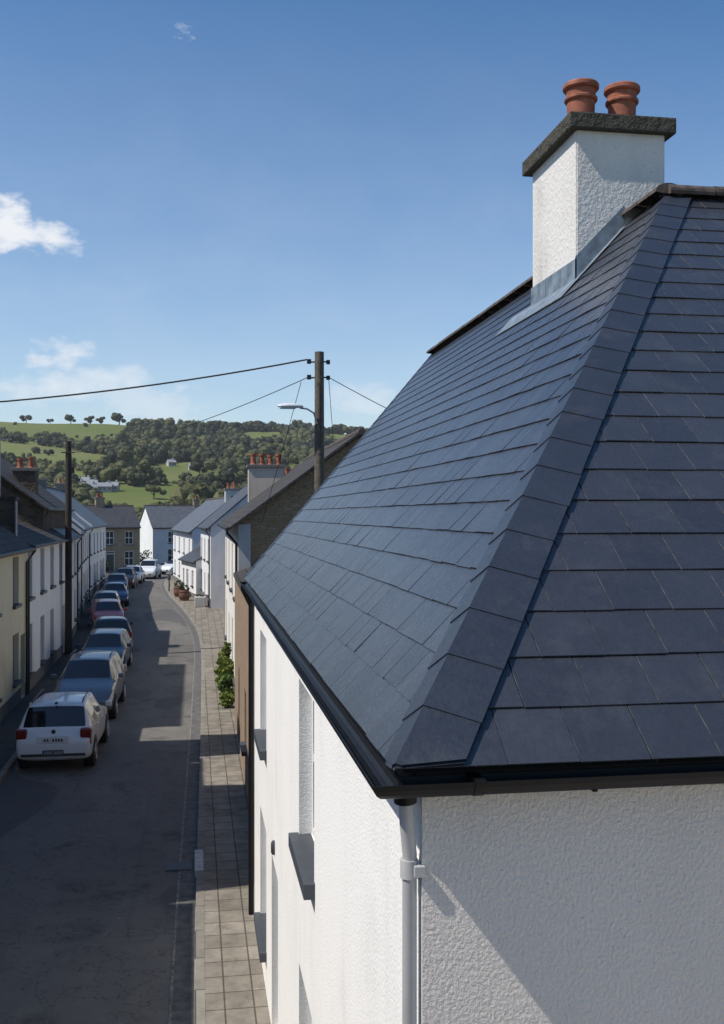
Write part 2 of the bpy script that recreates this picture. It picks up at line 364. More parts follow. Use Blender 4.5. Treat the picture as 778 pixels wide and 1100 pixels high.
def strip(mb, pts, o0, o1, z0, z1=None, mi=0, sgn=1):                # sheet between two offsets of a line (offset to the right of travel)
    z1 = z0 if z1 is None else z1; vs = []; n = len(pts)
    for i, p in enumerate(pts):
        t = (pts[min(i+1, n-1)]-pts[max(i-1, 0)]).normalized(); r = Vector((t.y, -t.x, 0))
        vs += [(p+r*o0+Vector((0, 0, z0)))[:], (p+r*o1+Vector((0, 0, z1)))[:]]
    mb.add(vs, [(2*i, 2*i+1, 2*i+3, 2*i+2) for i in range(n-1)], mi)
mb = MB(); mb.quad((-60, -40, -.03), (60, -40, -.03), (60, 114, -.03), (-60, 114, -.03))
tag(mb.build('road', M_road), kind='structure')
mb = MB(); ptsr = [p for p in PR if p.y < 99]
strip(mb, ptsr, -.27, 0.02, -.025)
tag(mb.build('road_channel', M_gutterstrip), kind='structure')
mb = MB(); strip(mb, ptsr, -.30, -.265, -.021); 
tag(mb.build('channel_line', M_line), kind='structure')
for nm, P_, sg, mt, far in (('pavement_right', PR, 1, M_pave, 7.0), ('pavement_left', PL, -1, M_pave2, 9.0)):
    mb = MB(); strip(mb, P_, sg*.13, sg*far, .098); tag(mb.build(nm, mt), kind='structure')
    mb = MB(); strip(mb, P_, 0, 0, -.035, .09); strip(mb, P_, 0, sg*.015, .09, .102); strip(mb, P_, sg*.015, sg*.132, .102)
    tag(mb.build(nm.replace('pavement', 'kerb'), M_kerb), kind='structure')
mb = MB(); mb.bbox(-.012, .135, 17.2, 18.25, -.02, .108, .008); o = mb.build('kerb_pale_stone', M_kerbpale); tag(o, kind='structure')
mb = MB(); mb.box(1.2, 26, -14, 3.5, -.05, .115)  # added unseen pale slab, bounces warm sunlight onto the front wall
k = NB('bounce_slab_concrete'); tag(mb.build('unseen_bounce_slab', k.set(k.mix(k.ramp(k.noise(2, 6), [(.3, 0.0), (.7, 1.0)]), (.52, .455, .37), (.62, .55, .46)), .9, spec=.2)), kind='structure')
# far pavement of the cross street
mb = MB(); mb.box(-60, 60, 112, 119, -.05, .09); tag(mb.build('pavement_far', M_pave2), kind='structure')

# ------------------------------------------------------------------ generic houses
def sheet_with_holes(mb, P, L, z0, z1, holes, rev, back=True):
    xs = sorted({0, L, *[h[0] for h in holes], *[h[1] for h in holes]}); zs = sorted({z0, z1, *[h[2] for h in holes], *[h[3] for h in holes]})
    for a, b in zip(xs, xs[1:]):
        for c, d in zip(zs, zs[1:]):
            mx, mz = (a+b)/2, (c+d)/2
            if any(h[0] < mx < h[1] and h[2] < mz < h[3] for h in holes): continue
            mb.quad(P(a, 0, c), P(b, 0, c), P(b, 0, d), P(a, 0, d))
    for (a, b, c, d) in [h[:4] for h in holes]:
        mb.quad(P(a, 0, c), P(a, rev, c), P(a, rev, d), P(a, 0, d)); mb.quad(P(b, 0, c), P(b, 0, d), P(b, rev, d), P(b, rev, c))
        mb.quad(P(a, 0, d), P(a, rev, d), P(b, rev, d), P(b, 0, d)); mb.quad(P(a, 0, c), P(b, 0, c), P(b, rev, c), P(a, rev, c))
def add_window(parent, P, a, b, c, d, rev, sill=True, fw=.06, mat_f=None, mat_s=None, bars=1, sd=.1, sh=.09):
    fr = MB(); n0, n1 = rev-.05, rev+.02; mat_f = mat_f or M_upvc
    fr.box(a, a+fw, n0, n1, c, d, F=P); fr.box(b-fw, b, n0, n1, c, d, F=P)
    fr.box(a+fw, b-fw, n0+.002, n1, c, c+fw, F=P); fr.box(a+fw, b-fw, n0+.002, n1, d-fw, d, F=P)
    m = (c+d)/2; fr.box(a+fw, b-fw, n0+.004, n1, m-.028, m+.028, F=P)
    if bars > 1: q = (a+b)/2; fr.box(q-.022, q+.022, n0+.006, n1, c+fw, d-fw, F=P)
    w = fr.build('window', mat_f, parent)
    g = MB(); g.box(a+fw*.5, b-fw*.5, rev+.025, rev+.04, c+fw*.5, d-fw*.5, F=P); g.build('pane', M_glass, w)
    if sill:
        s = MB(); s.bbox(a-.06, b+.06, -sd, rev-.055, c-sh, c+.004, .008, F=P); s.build('sill', mat_s or M_sill, w)
    return w
def add_door(parent, P, a, b, c, d, rev, mat=None):
    fr = MB(); fr.box(a, a+.06, rev-.05, rev+.02, c, d, F=P); fr.box(b-.06, b, rev-.05, rev+.02, c, d, F=P); fr.box(a+.06, b-.06, rev-.048, rev+.02, d-.3, d-.24, F=P); fr.box(a+.06, b-.06, rev-.048, rev+.02, d-.06, d, F=P)
    D = MB(); D.box(a+.06, b-.06, rev+.0, rev+.04, c, d-.3, F=P)
    for z in (c+.2, c+1.0):
        for x0, x1 in ((a+.15, (a+b)/2-.05), ((a+b)/2+.05, b-.15)): D.bbox(x0, x1, rev-.015, rev+.01, z, z+.55 if z > c+.5 else z+.6, .008, F=P)
    w = D.build('door', mat or M_door, parent); fr.build('door_frame', M_upvc, w)
    g = MB(); g.box(a+.06, b-.06, rev+.005, rev+.02, d-.24, d-.06, F=P); g.build('fanlight', M_glass, w)
    h = MB(); h.tube([P(b-.14, rev-.06, c+1.0), P(b-.14, rev-.06, c+1.14)], .014); h.build('handle', M_steel, w)
def add_chimney(parent, c, sx, sy, z0, z1, npots, mat, ang=0, pot_h=.45, along='x', capmat=None, pr=.13):
    ca, sa = math.cos(ang), math.sin(ang); F = lambda x, y, z: (c[0]+x*ca-y*sa, c[1]+x*sa+y*ca, z)
    m = MB(); m.box(-sx/2, sx/2, -sy/2, sy/2, z0, z1, F=F); ch = m.build('chimney', mat, parent)
    m = MB(); m.bbox(-sx/2-.07, sx/2+.07, -sy/2-.07, sy/2+.07, z1, z1+.14, .012, F=F); m.build('cap', capmat or M_plinth, ch)
    for i in range(npots):
        t = (i+.5)/npots-.5; q = F(t*sx*.95, 0, z1+.14) if along == 'x' else F(0, t*sy*.95, z1+.14)
        m = MB(); h = pot_h*random.uniform(.85, 1.15)
        m.lathe([(.0, .0), (pr*1.15, 0), (pr*1.1, .05), (pr*.95, .08), (pr*.85, h-.1), (pr*1.08, h-.09), (pr*1.08, h), (pr*.8, h), (pr*.75, h-.2), (0, h-.2)], q, 14); m.build('chimney_pot', M_terra, ch)
    return ch
def house(name, label, p0, p1, depth, eave, ridge, wallm, roofm, holes=(), inward='left', group=None, gable0=None, gable1=None, chimneys=(), oh=.22, ou=.05, plinth=.5, wframe=None, sillm=None, gutter=True, bars=1, rev=.14, mid=None, downpipe=None, coping=False):
    p0 = Vector((*p0, 0)); p1 = Vector((*p1, 0)); L = (p1-p0).length; U = (p1-p0)/L
    Nv = Vector((-U.y, U.x, 0)) if inward == 'left' else Vector((U.y, -U.x, 0))
    P = lambda u, n, z: tuple(p0+U*u+Nv*n+Vector((0, 0, z)))
    t = thing(name, label, 'house' if 'house' in name or 'cottage' in name else name.split('_')[-1], tuple(p0), 0, group)
    mid = depth/2 if mid is None else mid
    tl = .09
    # walls
    mb = MB(); sheet_with_holes(mb, P, L, 0, eave, [h for h in holes], rev)
    rw = MB(); rw.quad(P(0, depth, 0), P(0, depth, eave), P(L, depth, eave), P(L, depth, 0)); rw.build('rear_wall', wallm, t)
    mb.build('wall', wallm, t)
    for u, mat, nm in ((0, gable0, 'gable_wall'), (L, gable1, 'gable_wall')):
        g = MB(); e = .002 if u == 0 else -.002
        poly = [(0, 0), (depth, 0), (depth, eave), (mid, ridge-tl*.5), (0, eave)]
        g.add([P(u, *q) for q in poly], [tuple(range(5))]); g.build(nm, mat or wallm, t)
    if plinth:
        g = MB(); dz = [h for h in holes if len(h) > 4 and h[4] == 'door']; xs = [0]+[v for h in sorted(dz) for v in (h[0], h[1])]+[L]
        for a, b in zip(xs[::2], xs[1::2]): g.box(a, b, -.03, .0, 0, plinth, F=P)
        g.build('plinth', M_plinth, t)
    # roof
    s1 = (ridge-eave)/mid; s2 = (ridge-eave)/(depth-mid)
    m = MB(); prof = [(-oh, eave-oh*s1), (mid, ridge), (depth+oh, eave-oh*s2), (depth+oh, eave-oh*s2+tl), (mid, ridge+tl), (-oh, eave-oh*s1+tl)]
    m.prism(prof, lambda tt, a, b: P(tt, a, b), -ou, L+ou); rf = m.build('roof', roofm, t)
    r = MB(); r.tube([P(-ou-.01, mid, ridge+tl-.03), P(L+ou+.01, mid, ridge+tl-.03)], .11, 10); r.build('ridge_tiles', M_ridge, rf)
    if coping:
        cp = MB(); pc = [(-oh-.02, eave-oh*s1+tl-.02), (mid, ridge+tl-.02), (mid, ridge+tl+.14), (-oh-.02, eave-oh*s1+tl+.14)]
        cp.prism(pc, lambda tt, a, b: P(tt, a, b), -.16, .18); cp.build('coping', M_w1, rf)
    if gutter:
        gz = eave-oh*s1+tl*.4; G = MB(); G.tube([P(-ou, -oh-.05, gz), P(L+ou, -oh-.05, gz)], .06, 8)
        gt = G.build('gutter', M_cast, t)
        if downpipe is not None:
            D = MB(); D.tube([P(downpipe, -oh-.05, gz), P(downpipe, -oh-.05, gz-.12), P(downpipe, -.06, gz-.42), P(downpipe, -.06, .0)], .04, 8); D.build('downpipe', M_cast, gt)
    for h in holes:
        kind = h[4] if len(h) > 4 else 'win'
        if kind == 'win': add_window(t, P, *h[:4], rev, mat_f=wframe, mat_s=sillm, bars=bars)
        else: add_door(t, P, *h[:4], rev)
    for c in chimneys:      # (u, n, su, sn, z0, z1, pots, mat, along)
        u, n, su, sn, z0, z1, pots, mt, al = c; q = P(u, n, 0); add_chimney(t, q, su, sn, z0, z1, pots, mt, math.atan2(U.y, U.x), along=al)
    return t, P

# ------------------------------------------------------------------ the corner house in front
ze, zr, Xe, Ye, Xr, Ya = 5.065, 8.95, .735, 3.70, 4.3, 8.9
XW, YW, YF, XG = .864, 3.865, 15.3, 12.0          # left wall, front wall, far end, right gable
NC = 23
Yfr = 18.3                                        # ridge end of the far hip
Xb = 2*Xr-Xe; Yb = 2*Ya-Ye
def corner_house():
    t = thing('corner_house', 'white roughcast corner house with steep blue slate hipped roof and terracotta chimney pots', 'house', (XW, YW, 0))
    # --- walls
    P = lambda u, n, z: (XW+n, YF-u, z)            # along the street wall, u runs from far end to the near corner
    L = YF-YW
    Y2u = lambda y: YF-y
    wins = [(Y2u(8.62), Y2u(7.50), 3.30, 4.62), (Y2u(13.85), Y2u(12.65), 3.10, 4.46), (Y2u(13.85), Y2u(12.65), .62, 2.08), (Y2u(8.62), Y2u(7.50), .62, 2.22)]
    door = (Y2u(11.75), Y2u(10.85), .1, 2.12)
    mb = MB(); sheet_with_holes(mb, P, L, 0, ze-.03, wins+[door], .16)
    rw = MB(); rw.quad((XW, YF, 0), (Xb-.2, YF, 0), (Xb-.2, YF, ze-.03), (XW, YF, ze-.03)); rw.build('rear_wall', M_white, t)
    mb.build('street_wall', M_white, t)
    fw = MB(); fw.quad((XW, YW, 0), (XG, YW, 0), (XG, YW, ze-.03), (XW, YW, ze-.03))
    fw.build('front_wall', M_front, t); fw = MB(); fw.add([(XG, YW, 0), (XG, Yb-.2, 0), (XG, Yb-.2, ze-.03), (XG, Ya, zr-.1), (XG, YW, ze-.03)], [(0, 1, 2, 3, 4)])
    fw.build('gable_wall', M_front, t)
    for w in wins: add_window(t, P, *w, .16, bars=1, sd=.085, sh=.115, fw=.07)
    add_door(t, P, *door, .16)
    v = MB(); v.lathe([(0, 0), (.09, 0), (.09, .04), (.06, .07), (0, .07)], (0, 0, 0), 14)
    v.v = [(XW-p[2]*.6, 11.3+p[0]*.45, 2.33+p[1]*.9) for p in v.v]; v.build('alarm_box', M_door, t)
    # --- roof bed below the slates
    ap = (Xr, Ya, zr); fr = (Xr, Yfr, zr); e = -.03
    q = lambda x, y, z: (x, y, z+e)
    rb = MB()
    rb.add([q(Xe+.04, Ye+.05, ze), q(Xr, Ya, zr), q(Xr, Yfr, zr), q(Xe+.04, YF, ze)], [(0, 1, 2, 3)])
    rb.add([q(Xe+.04, Ye+.05, ze), q(XG, Ye+.05, ze), q(XG, Ya, zr), q(Xr, Ya, zr)], [(0, 1, 2, 3)])
    rb.add([q(Xr, Ya, zr), q(XG, Ya, zr), q(XG, Yb, ze), q(Xb, Yb, ze)], [(0, 1, 2, 3)])
    rb.add([q(Xr, Ya, zr), q(Xb, Yb, ze), q(Xb, YF, ze), q(Xr, Yfr, zr)], [(0, 1, 2, 3)])
    rb.add([q(Xe+.04, YF, ze), q(Xr, Yfr, zr), q(Xb, YF, ze)], [(0, 1, 2)])
    roof = rb.build('roof', [M_dark], t)
    # --- real slates, course by course
    def slates(name, o, along, up, n, length, slen, wdt, cuts, mats=M_slate, x0=0):
        e_ = slen/NC; vs = []; fs = []; tint = []
        for c in range(NC):
            off = (c % 2)*wdt*.5+random.uniform(-.006, .006)
            m = int(length/wdt)+2
            for i in range(-1, m):
                a0 = x0+i*wdt+off+.0015; a1 = a0+wdt-.0035-random.uniform(0, .003)
                s0 = c*e_+random.gauss(0, .0016)-.012; s1 = s0+e_*1.35; lift = .0135+random.gauss(0, .001); tw = random.gauss(0, .0008); th = .006
                if c == NC-1: s1 = min(s1, slen+.02)
                base = len(vs)
                for (a, s_, hh) in ((a0, s0, lift+tw), (a1, s0, lift-tw), (a1, s1, .002), (a0, s1, .002)):
                    for z in (0, -th): vs.append(o+along*a+up*s_+n*(hh+z))
                fs += [[base+k for k in f] for f in ((0, 2, 4, 6), (1, 7, 5, 3), (0, 1, 3, 2), (2, 3, 5, 4), (4, 5, 7, 6), (6, 7, 1, 0))]
                tt = min(1, max(0, random.gauss(.5, .26)))
                tint += [tt]*6
        bm = bmesh.new(); V = [bm.verts.new(v) for v in vs]; edge = isinstance(mats, list); ly = bm.faces.layers.float.new('tint')
        for q_, (f, tt) in enumerate(zip(fs, tint)):
            F = bm.faces.new([V[k] for k in f]); F[ly] = tt
            if edge and q_ % 6 in (3, 5): F.material_index = 1
        for pco, pno in cuts:
            bmesh.ops.bisect_plane(bm, geom=bm.verts[:]+bm.edges[:]+bm.faces[:], plane_co=pco, plane_no=pno, clear_outer=True)
        bmesh.ops.recalc_face_normals(bm, faces=bm.faces[:])
        for v in bm.verts: v.co -= ORG[t]
        me = bpy.data.meshes.new(name); bm.to_mesh(me); bm.free()
        for m_ in (mats if edge else [mats]): me.materials.append(m_)
        ob = bpy.data.objects.new(name, me); COL.objects.link(ob); ob.parent = roof; return ob
    hip = Vector((Xr-Xe, Ya-Ye, 0)).normalized(); hn = Vector((hip.y, -hip.x, 0))          # points to the front side (+x,-y)
    hip2 = Vector((Xr-Xe, Yfr-YF, 0)).normalized(); hn2 = Vector((-hip2.y, hip2.x, 0))
    upL = Vector((Xr-Xe, 0, zr-ze)); sL = upL.length; upL.normalize(); nL = Vector((-upL.z, 0, upL.x))
    upF = Vector((0, Ya-Ye, zr-ze)); sF = upF.length; upF.normalize(); nF = Vector((0, -upF.z, upF.y))
    slates('street_slates', Vector((Xe, Ye, ze)), Vector((0, 1, 0)), upL, nL, Yfr-Ye+.4, sL, .30, [(Vector((Xe, Ye, ze)), hn), (Vector((Xe, YF, ze)), hn2)])
    slates('front_slates', Vector((Xe, Ye, ze)), Vector((1, 0, 0)), upF, nF, XG-Xe, sF, .285, [(Vector((Xe, Ye, ze)), -hn), (Vector((XG+.06, 0, 0)), Vector((1, 0, 0)))], mats=[M_slate, M_slatedge], x0=.13)
    # --- hip tiles
    def hip_tiles(name, A, B, wl, wr, nl, nr, dl, dr, mats, N=NC, h0=.021, h1=.0155):
        d = B-A; wl_v = (dl-d.normalized()*dl.dot(d.normalized())).normalized(); wr_v = (dr-d.normalized()*dr.dot(d.normalized())).normalized()
        m = MB(); tint = []
        nc = (nl+nr).normalized()
        for i in range(N):
            t0 = i/N-.0; t1 = (i+1.12)/N; tt = random.random()*.6+.2
            ring = []
            sh = random.gauss(0, .002)
            for tv, h in ((t0, h0), (min(t1, 1.0), h1)):
                c = A+d*tv
                L_ = c+wl_v*wl+nl*(h-.004); C_ = c+nc*(h*1.35); R_ = c+wr_v*(wr+sh)+nr*(h+.018)
                ring.append((L_, C_, R_, L_-nl*.014, C_-nc*.012, R_-nr*.012))
            a, b = ring
            m.add([*a, *b], [(0, 1, 7, 6), (1, 2, 8, 7), (3, 9, 10, 4), (4, 10, 11, 5), (0, 3, 4, 1), (1, 4, 5, 2), (6, 7, 10, 9), (7, 8, 11, 10), (0, 6, 9, 3), (2, 5, 11, 8)])
            tint += [tt]*10
        ob = m.build(name, mats, roof); ob.data.attributes.new('tint', 'FLOAT', 'FACE').data.foreach_set('value', tint); return ob
    def trim(ob, cuts):
        bm = bmesh.new(); bm.from_mesh(ob.data)
        for co, no in cuts: bmesh.ops.bisect_plane(bm, geom=bm.verts[:]+bm.edges[:]+bm.faces[:], plane_co=Vector(co)-ORG[t], plane_no=no, clear_outer=True)
        bm.to_mesh(ob.data); bm.free()
    A = Vector((Xe, Ye, ze)); B = Vector(ap)
    hipo = hip_tiles('hip_tiles', A, B, .13, .225, nL, nF, Vector((0, 1, 0)), Vector((1, 0, 0)), M_hip)
    trim(hipo, [((0, Ye-.02, 0), (0, -1, 0)), ((Xe-.02, 0, 0), (-1, 0, 0))])
    hip_tiles('far_hip_tiles', Vector((Xe, YF, ze)), Vector(fr), .09, .09, nL, Vector((0, .7, .7)), Vector((0, -1, 0)), Vector((1, 0, 0)), M_hip, 30)
    # --- ridge tiles
    def ridge(name, a, b, n):
        m = MB(); a = Vector(a); b = Vector(b); d = (b-a).normalized(); s = d.cross(Vector((0, 0, 1)))
        for i in range(n):
            p0 = a.lerp(b, i/n+.0012); p1 = a.lerp(b, (i+1)/n-.0012); rr = .125+random.gauss(0, .002); dz = random.gauss(0, .002)
            ang = [R(x) for x in range(-25, 206, 21)]
            o_ = [[p+s*(rr*math.cos(x)*1.05)+Vector((0, 0, rr*math.sin(x)*.62-.01+dz)) for x in ang] for p in (p0, p1)]
            k_ = len(ang); m.add(o_[0]+o_[1], [(j, j+1, k_+j+1, k_+j) for j in range(k_-1)]+[tuple(range(k_)), tuple(reversed(range(k_, 2*k_)))])
        return m.build(name, M_ridge, roof)
    ridge('ridge_tiles', (Xr, Ya-.08, zr+.03), (Xr, Yfr+.02, zr+.02), 22)
    ridge('ridge_tiles', (Xr-.02, Ya, zr+.035), (XG+.05, Ya, zr+.035), 17)
    # --- fascia and gutter
    fa = MB(); fa.box(XW-.06, XW-.035, YW-.05, YF, ze-.135, ze-.04); fa.box(XW-.035, XG, YW-.06, YW-.035, ze-.135, ze-.04)
    fa.build('fascia', M_black, t)
    so = MB(); so.box(XW-.035, XW-.002, YW, YF, ze-.1, ze-.06); so.build('soffit', M_black, t)
    g = MB(); rg = .062
    def trough(path, nrm):
        ang = [R(x) for x in range(180, 361, 20)]; rings = []
        for p, s in zip(path, nrm):
            p = Vector(p); s = Vector(s)
            rings.append([p+s*(math.cos(x)*rg)+Vector((0, 0, math.sin(x)*rg*1.0)) for x in ang]+[p+s*(math.cos(x)*(rg-.005))+Vector((0, 0, math.sin(x)*(rg-.005))) for x in reversed(ang)])
        k_ = len(rings[0])
        for a_, b_ in zip(rings, rings[1:]): g.add(a_+b_, [(j, (j+1) % k_, k_+(j+1) % k_, k_+j) for j in range(k_)], 0, False)
        g.add(rings[0], [tuple(range(k_))]); g.add(rings[-1], [tuple(range(k_))])
    gx, gy, gz = XW-.165, YW-.145, ze-.052
    trough([(gx, YF+.02, gz+.02), (gx, 9, gz+.008), (gx, gy, gz), (5, gy, gz+.004), (XG, gy, gz+.01)], [(-1, 0, 0), (-1, 0, 0), (-1, -1, 0), (0, -1, 0), (0, -1, 0)])
    gut = g.build('gutter', M_black, t)
    def bracket(*boxes):
        m = MB()
        for bx_ in boxes: m.bbox(*bx_, .004)
        m.build('gutter_bracket', M_black, gut)
    for y in np.arange(4.75, YF, .95): bracket((gx-.030, gx+.09, y-.010, y+.010, gz-.067, gz-.054))
    for x in np.arange(1.5, XG, .95): bracket((x-.010, x+.010, gy-.025, gy+.09, gz-.067, gz-.054))
    m = MB(); m.tube([(1.02, gy, gz+.002), (1.06, gy, gz+.002)], .0665, 20); m.v = [v for v in m.v]
    m.v = [(v[0], v[1], min(v[2], gz+.008)) for v in m.v]; m.build('gutter_union', M_black, gut)
    # --- downpipes
    px, py = XW-.043, YW+.03
    d = MB(); d.tube([(px-.03, py-.06, gz-.05), (px-.02, py-.045, gz-.20), (px, py, gz-.33), (px-.002, py, .1)], .0285, 16)
    dp = d.build('downpipe', M_pipe, gut)
    for z in (gz-.42, 2.6, 1.0):
        c = MB(); c.tube([(px-.002, py, z), (px-.002, py, z+.07)], .035, 16); c.box(px+.01, px+.05, py-.055, py+.06, z+.015, z+.055)
        c.build('pipe_collar', M_pipe, gut)
    h = MB(); h.tube([(px-.034, py-.065, gz-.03), (px-.028, py-.056, gz-.11)], .045, 14); h.build('pipe_outlet', M_black, gut)
    d = MB(); d.tube([(gx, YF-.1, gz), (gx, YF-.1, gz-.12), (XW-.05, YF-.1, gz-.35), (XW-.05, YF-.1, .1)], .04, 12)
    d.build('black_downpipe', M_black, gut)
    # --- chimney
    cx0, cx1, cy0, cy1, ct = 3.705, 4.635, 9.62, 10.95, 9.79
    rz = lambda x: ze+(x-Xe)*(zr-ze)/(Xr-Xe) if x < Xr else ze+(Xb-x)*(zr-ze)/(Xr-Xe)
    bm = bmesh.new(); bmesh.ops.create_cube(bm, size=1)
    for v_ in bm.verts: v_.co = ((cx0+cx1)/2+v_.co.x*(cx1-cx0), (cy0+cy1)/2+v_.co.y*(cy1-cy0), (7.9+ct)/2+v_.co.z*(ct-7.9))
    bmesh.ops.bevel(bm, geom=[e_ for e_ in bm.edges if abs(e_.verts[0].co.z-e_.verts[1].co.z) > .5], offset=.012, segments=2, affect='EDGES')
    ch = MB(); ch.addbm(bm); chim = ch.build('chimney', M_chim, t)
    cap = MB(); cap.bbox(cx0-.09, cx1+.09, cy0-.075, cy1+.10, ct, ct+.16, .015); cap.build('cap', M_capst, chim)
    for xx in (3.90, 4.345):
        p = MB(); p.lathe([(0, 0), (.175, 0), (.155, .05), (.136, .07), (.143, .27), (.158, .275), (.168, .288), (.168, .308), (.158, .32), (.147, .325), (.152, .385), (.172, .392), (.184, .408), (.184, .440), (.174, .455), (.152, .46), (.135, .44), (.12, .2), (0, .2)], (xx, 10.0, ct+.16), 40)
        p.build('chimney_pot', M_terra, chim)
    fl = MB(); o = .012; ls = rz(cx0); s_ = (zr-ze)/(Xr-Xe)
    fl.box(cx0-.014, cx0-.002, cy0-.014, cy1+.01, ls-.05, ls+.22)                                      # side upstand
    P3 = lambda tt, a, b: (a, tt, b)
    fl.prism([(cx0-.014, ls-.02), (Xr-.1, rz(Xr-.1)-.02), (Xr-.1, rz(Xr-.1)+.23), (cx0-.014, ls+.24)], P3, cy0-.014, cy0-.002)
    # apron dressed over the slates
    ap0, ap1 = cx0-.20, cx0-.002
    fl.prism([(ap0, rz(ap0)+.030), (ap1, rz(ap1)+.030), (ap1, rz(ap1)+.036), (ap0, rz(ap0)+.036)], P3, cy0-.13, cy1+.75)
    fl.prism([(cx0-.05, rz(cx0-.05)+.031), (Xr-.14, rz(Xr-.14)+.031), (Xr-.14, rz(Xr-.14)+.037), (cx0-.05, rz(cx0-.05)+.037)], P3, cy0-.15, cy0-.01)
    for y in (cy0+.42, cy0+.86): fl.box(cx0-.018, cx0-.014, y-.008, y+.008, ls-.04, ls+.21)
    fl.build('lead_flashing', M_lead, chim)
    return t
corner_house()

# ------------------------------------------------------------------ right side of the street, beyond the corner house
def win_row(us, w, z0, z1): return [(u-w/2, u+w/2, z0, z1) for u in us]
# low brick outbuilding
house('brick_outbuilding', 'low orange brick outbuilding between the white corner house and the stone gabled house', (1.02, 15.75), (1.12, 29.7), 2.4, 4.25, 4.6, M_brick, M_oldslate, [(2.0, 2.9, .1, 2.1, 'door'), (6, 6.9, 1.0, 2.2), (10, 10.9, .1, 2.1, 'door')], inward='right', plinth=0, oh=.04, gutter=False)
# R1 : brown stone gable, cream front
t, P = house('stone_gabled_house', 'cream fronted house with a brown rubble stone gable and four pots on its chimney', (1.25, 30), (1.32, 46), 7.2, 5.75, 8.40, M_w2, M_oldslate,
    win_row([2.2, 6.2, 10.2, 14.0], 1.0, 3.4, 5.0)+win_row([2.2, 6.2, 14.0], 1.0, .8, 2.4)+[(9.6, 10.6, .1, 2.2, 'door')], inward='right', gable0=M_stone, oh=.28, ou=.22,
    chimneys=[(15.2, 1.75, .75, 1.55, 6.0, 8.05, 4, M_beige, 'y')], downpipe=.35)
q = MB(); q.box(-.03, .0, -.02, .34, 0, 5.72, F=lambda a, b, c: P(a, b, c)); q.build('rendered_quoin', M_g1, t)
# R2 : white house with pale grey gable
house('white_terrace_house', 'tall white house with a pale grey rendered gable beyond the cream fronted house', (.95, 65), (.38, 74), 6.4, 5.25, 8.0, M_w1, M_bgslate, win_row([2, 5, 8], .9, 3.0, 4.4)+win_row([2, 8], .9, .8, 2.2)+[(4.6, 5.5, .1, 2.1, 'door')], inward='right', gable0=M_w3, gable1=M_w3, chimneys=[(.5, 3.2, .7, 1.1, 7.2, 8.6, 2, M_g1, 'y')], group=None, downpipe=.4, plinth=.7)
# filler house between R1 and R2 set back
house('grey_set_back_house', 'grey rendered house set back between cream fronted and white houses, red capped chimney', (2.2, 46.4), (2.4, 64.6), 6.4, 5.0, 7.5, M_g1, M_oldslate, win_row([3, 7, 11, 15], .9, 3.0, 4.4)+win_row([3, 11, 15], .9, .8, 2.2)+[(6.6, 7.5, .1, 2.1, 'door')], inward='right', chimneys=[(17, 3.2, .7, 1.2, 6.8, 8.3, 3, M_g1, 'y')])
# R2b : lean-to cottage, R3
house('lean_to_cottage', 'low white lean-to with a grey slate roof jutting towards the road', (.05, 73.2), (-1.05, 79.0), 1.9, 2.7, 3.75, M_w1, M_bgslate, [(1.0, 1.7, .9, 2.0), (3.0, 3.8, .1, 2.0, 'door'), (4.6, 5.2, .9, 2.0)], inward='right', oh=.25, plinth=.4, mid=1.85, gutter=False)
house('white_far_house', 'white house with a bluish gable rising behind the low slate roofed lean-to', (-.25, 79.2), (-2.0, 95), 6.2, 4.75, 7.3, M_w1, M_bgslate2, win_row([2, 6, 10, 14], .9, 2.9, 4.1)+win_row([2, 10, 14], .9, .8, 2.0)+[(5.6, 6.5, .1, 2.1, 'door')], inward='right', gable0=M_w3, chimneys=[(.6, 3.1, .7, 1.0, 6.6, 7.9, 2, M_g1, 'y')])

# ------------------------------------------------------------------ left side of the street
M_wdark = plain('grey_sash', (.16, .16, .165), .5)
GT = 'terraced houses along the left side of the street'
def LH(name, label, p0, p1, eave, ridge, wm, rm, wu, up, gr, door, depth=7.0, **kw):
    up0, up1 = up; g0, g1 = gr
    hs = win_row(wu, kw.pop('ww', 1.05), up0, up1)+[h for h in win_row(wu, 1.05, g0, g1) if not any(abs((h[0]+h[1])/2-d) < 1.2 for d in door)]
    hs += [(d-.45, d+.45, .1, 2.15, 'door') for d in door]
    return house(name, label, p0, p1, depth, eave, ridge, wm, rm, hs, inward='left', group=GT, wframe=M_wdark, rev=.2, **kw)
LH('cream_terrace_house', 'cream rendered house at the left edge with a dark slate roof', (-5.5, 27.2), (-5.5, 34.95), 5.0, 7.6, M_cream, M_oldslate, [2.5, 5.9], (3.2, 4.7), (.8, 2.3), [7.2], downpipe=7.6, chimneys=())
t, P = LH('white_terrace_house', 'white rendered house with four tall upper windows beside the dark telegraph pole', (-5.5, 35.0), (-5.58, 45.9), 5.0, 6.6, M_w1, M_oldslate, [.9, 3.9, 6.6, 9.4], (3.2, 4.78), (.62, 2.3), [10.3], bars=2, downpipe=.2, mid=3.5)
LH('narrow_white_house', 'narrow grey white house with a porch directly beyond the dark telegraph pole', (-5.6, 46), (-6.0, 54), 5.0, 7.2, M_w2, M_bgslate, [1.6, 4.2, 6.8], (3.1, 4.7), (.8, 2.3), [4.2], downpipe=.2)
LH('pale_roofed_house', 'white house with a pale blue grey slate roof in the middle of the left terrace', (-6.02, 54.1), (-6.7, 62.5), 5.1, 7.9, M_w1, M_bgslate2, [1.6, 4.2, 6.8], (3.1, 4.6), (.8, 2.3), [5.6], downpipe=.2, coping=True)
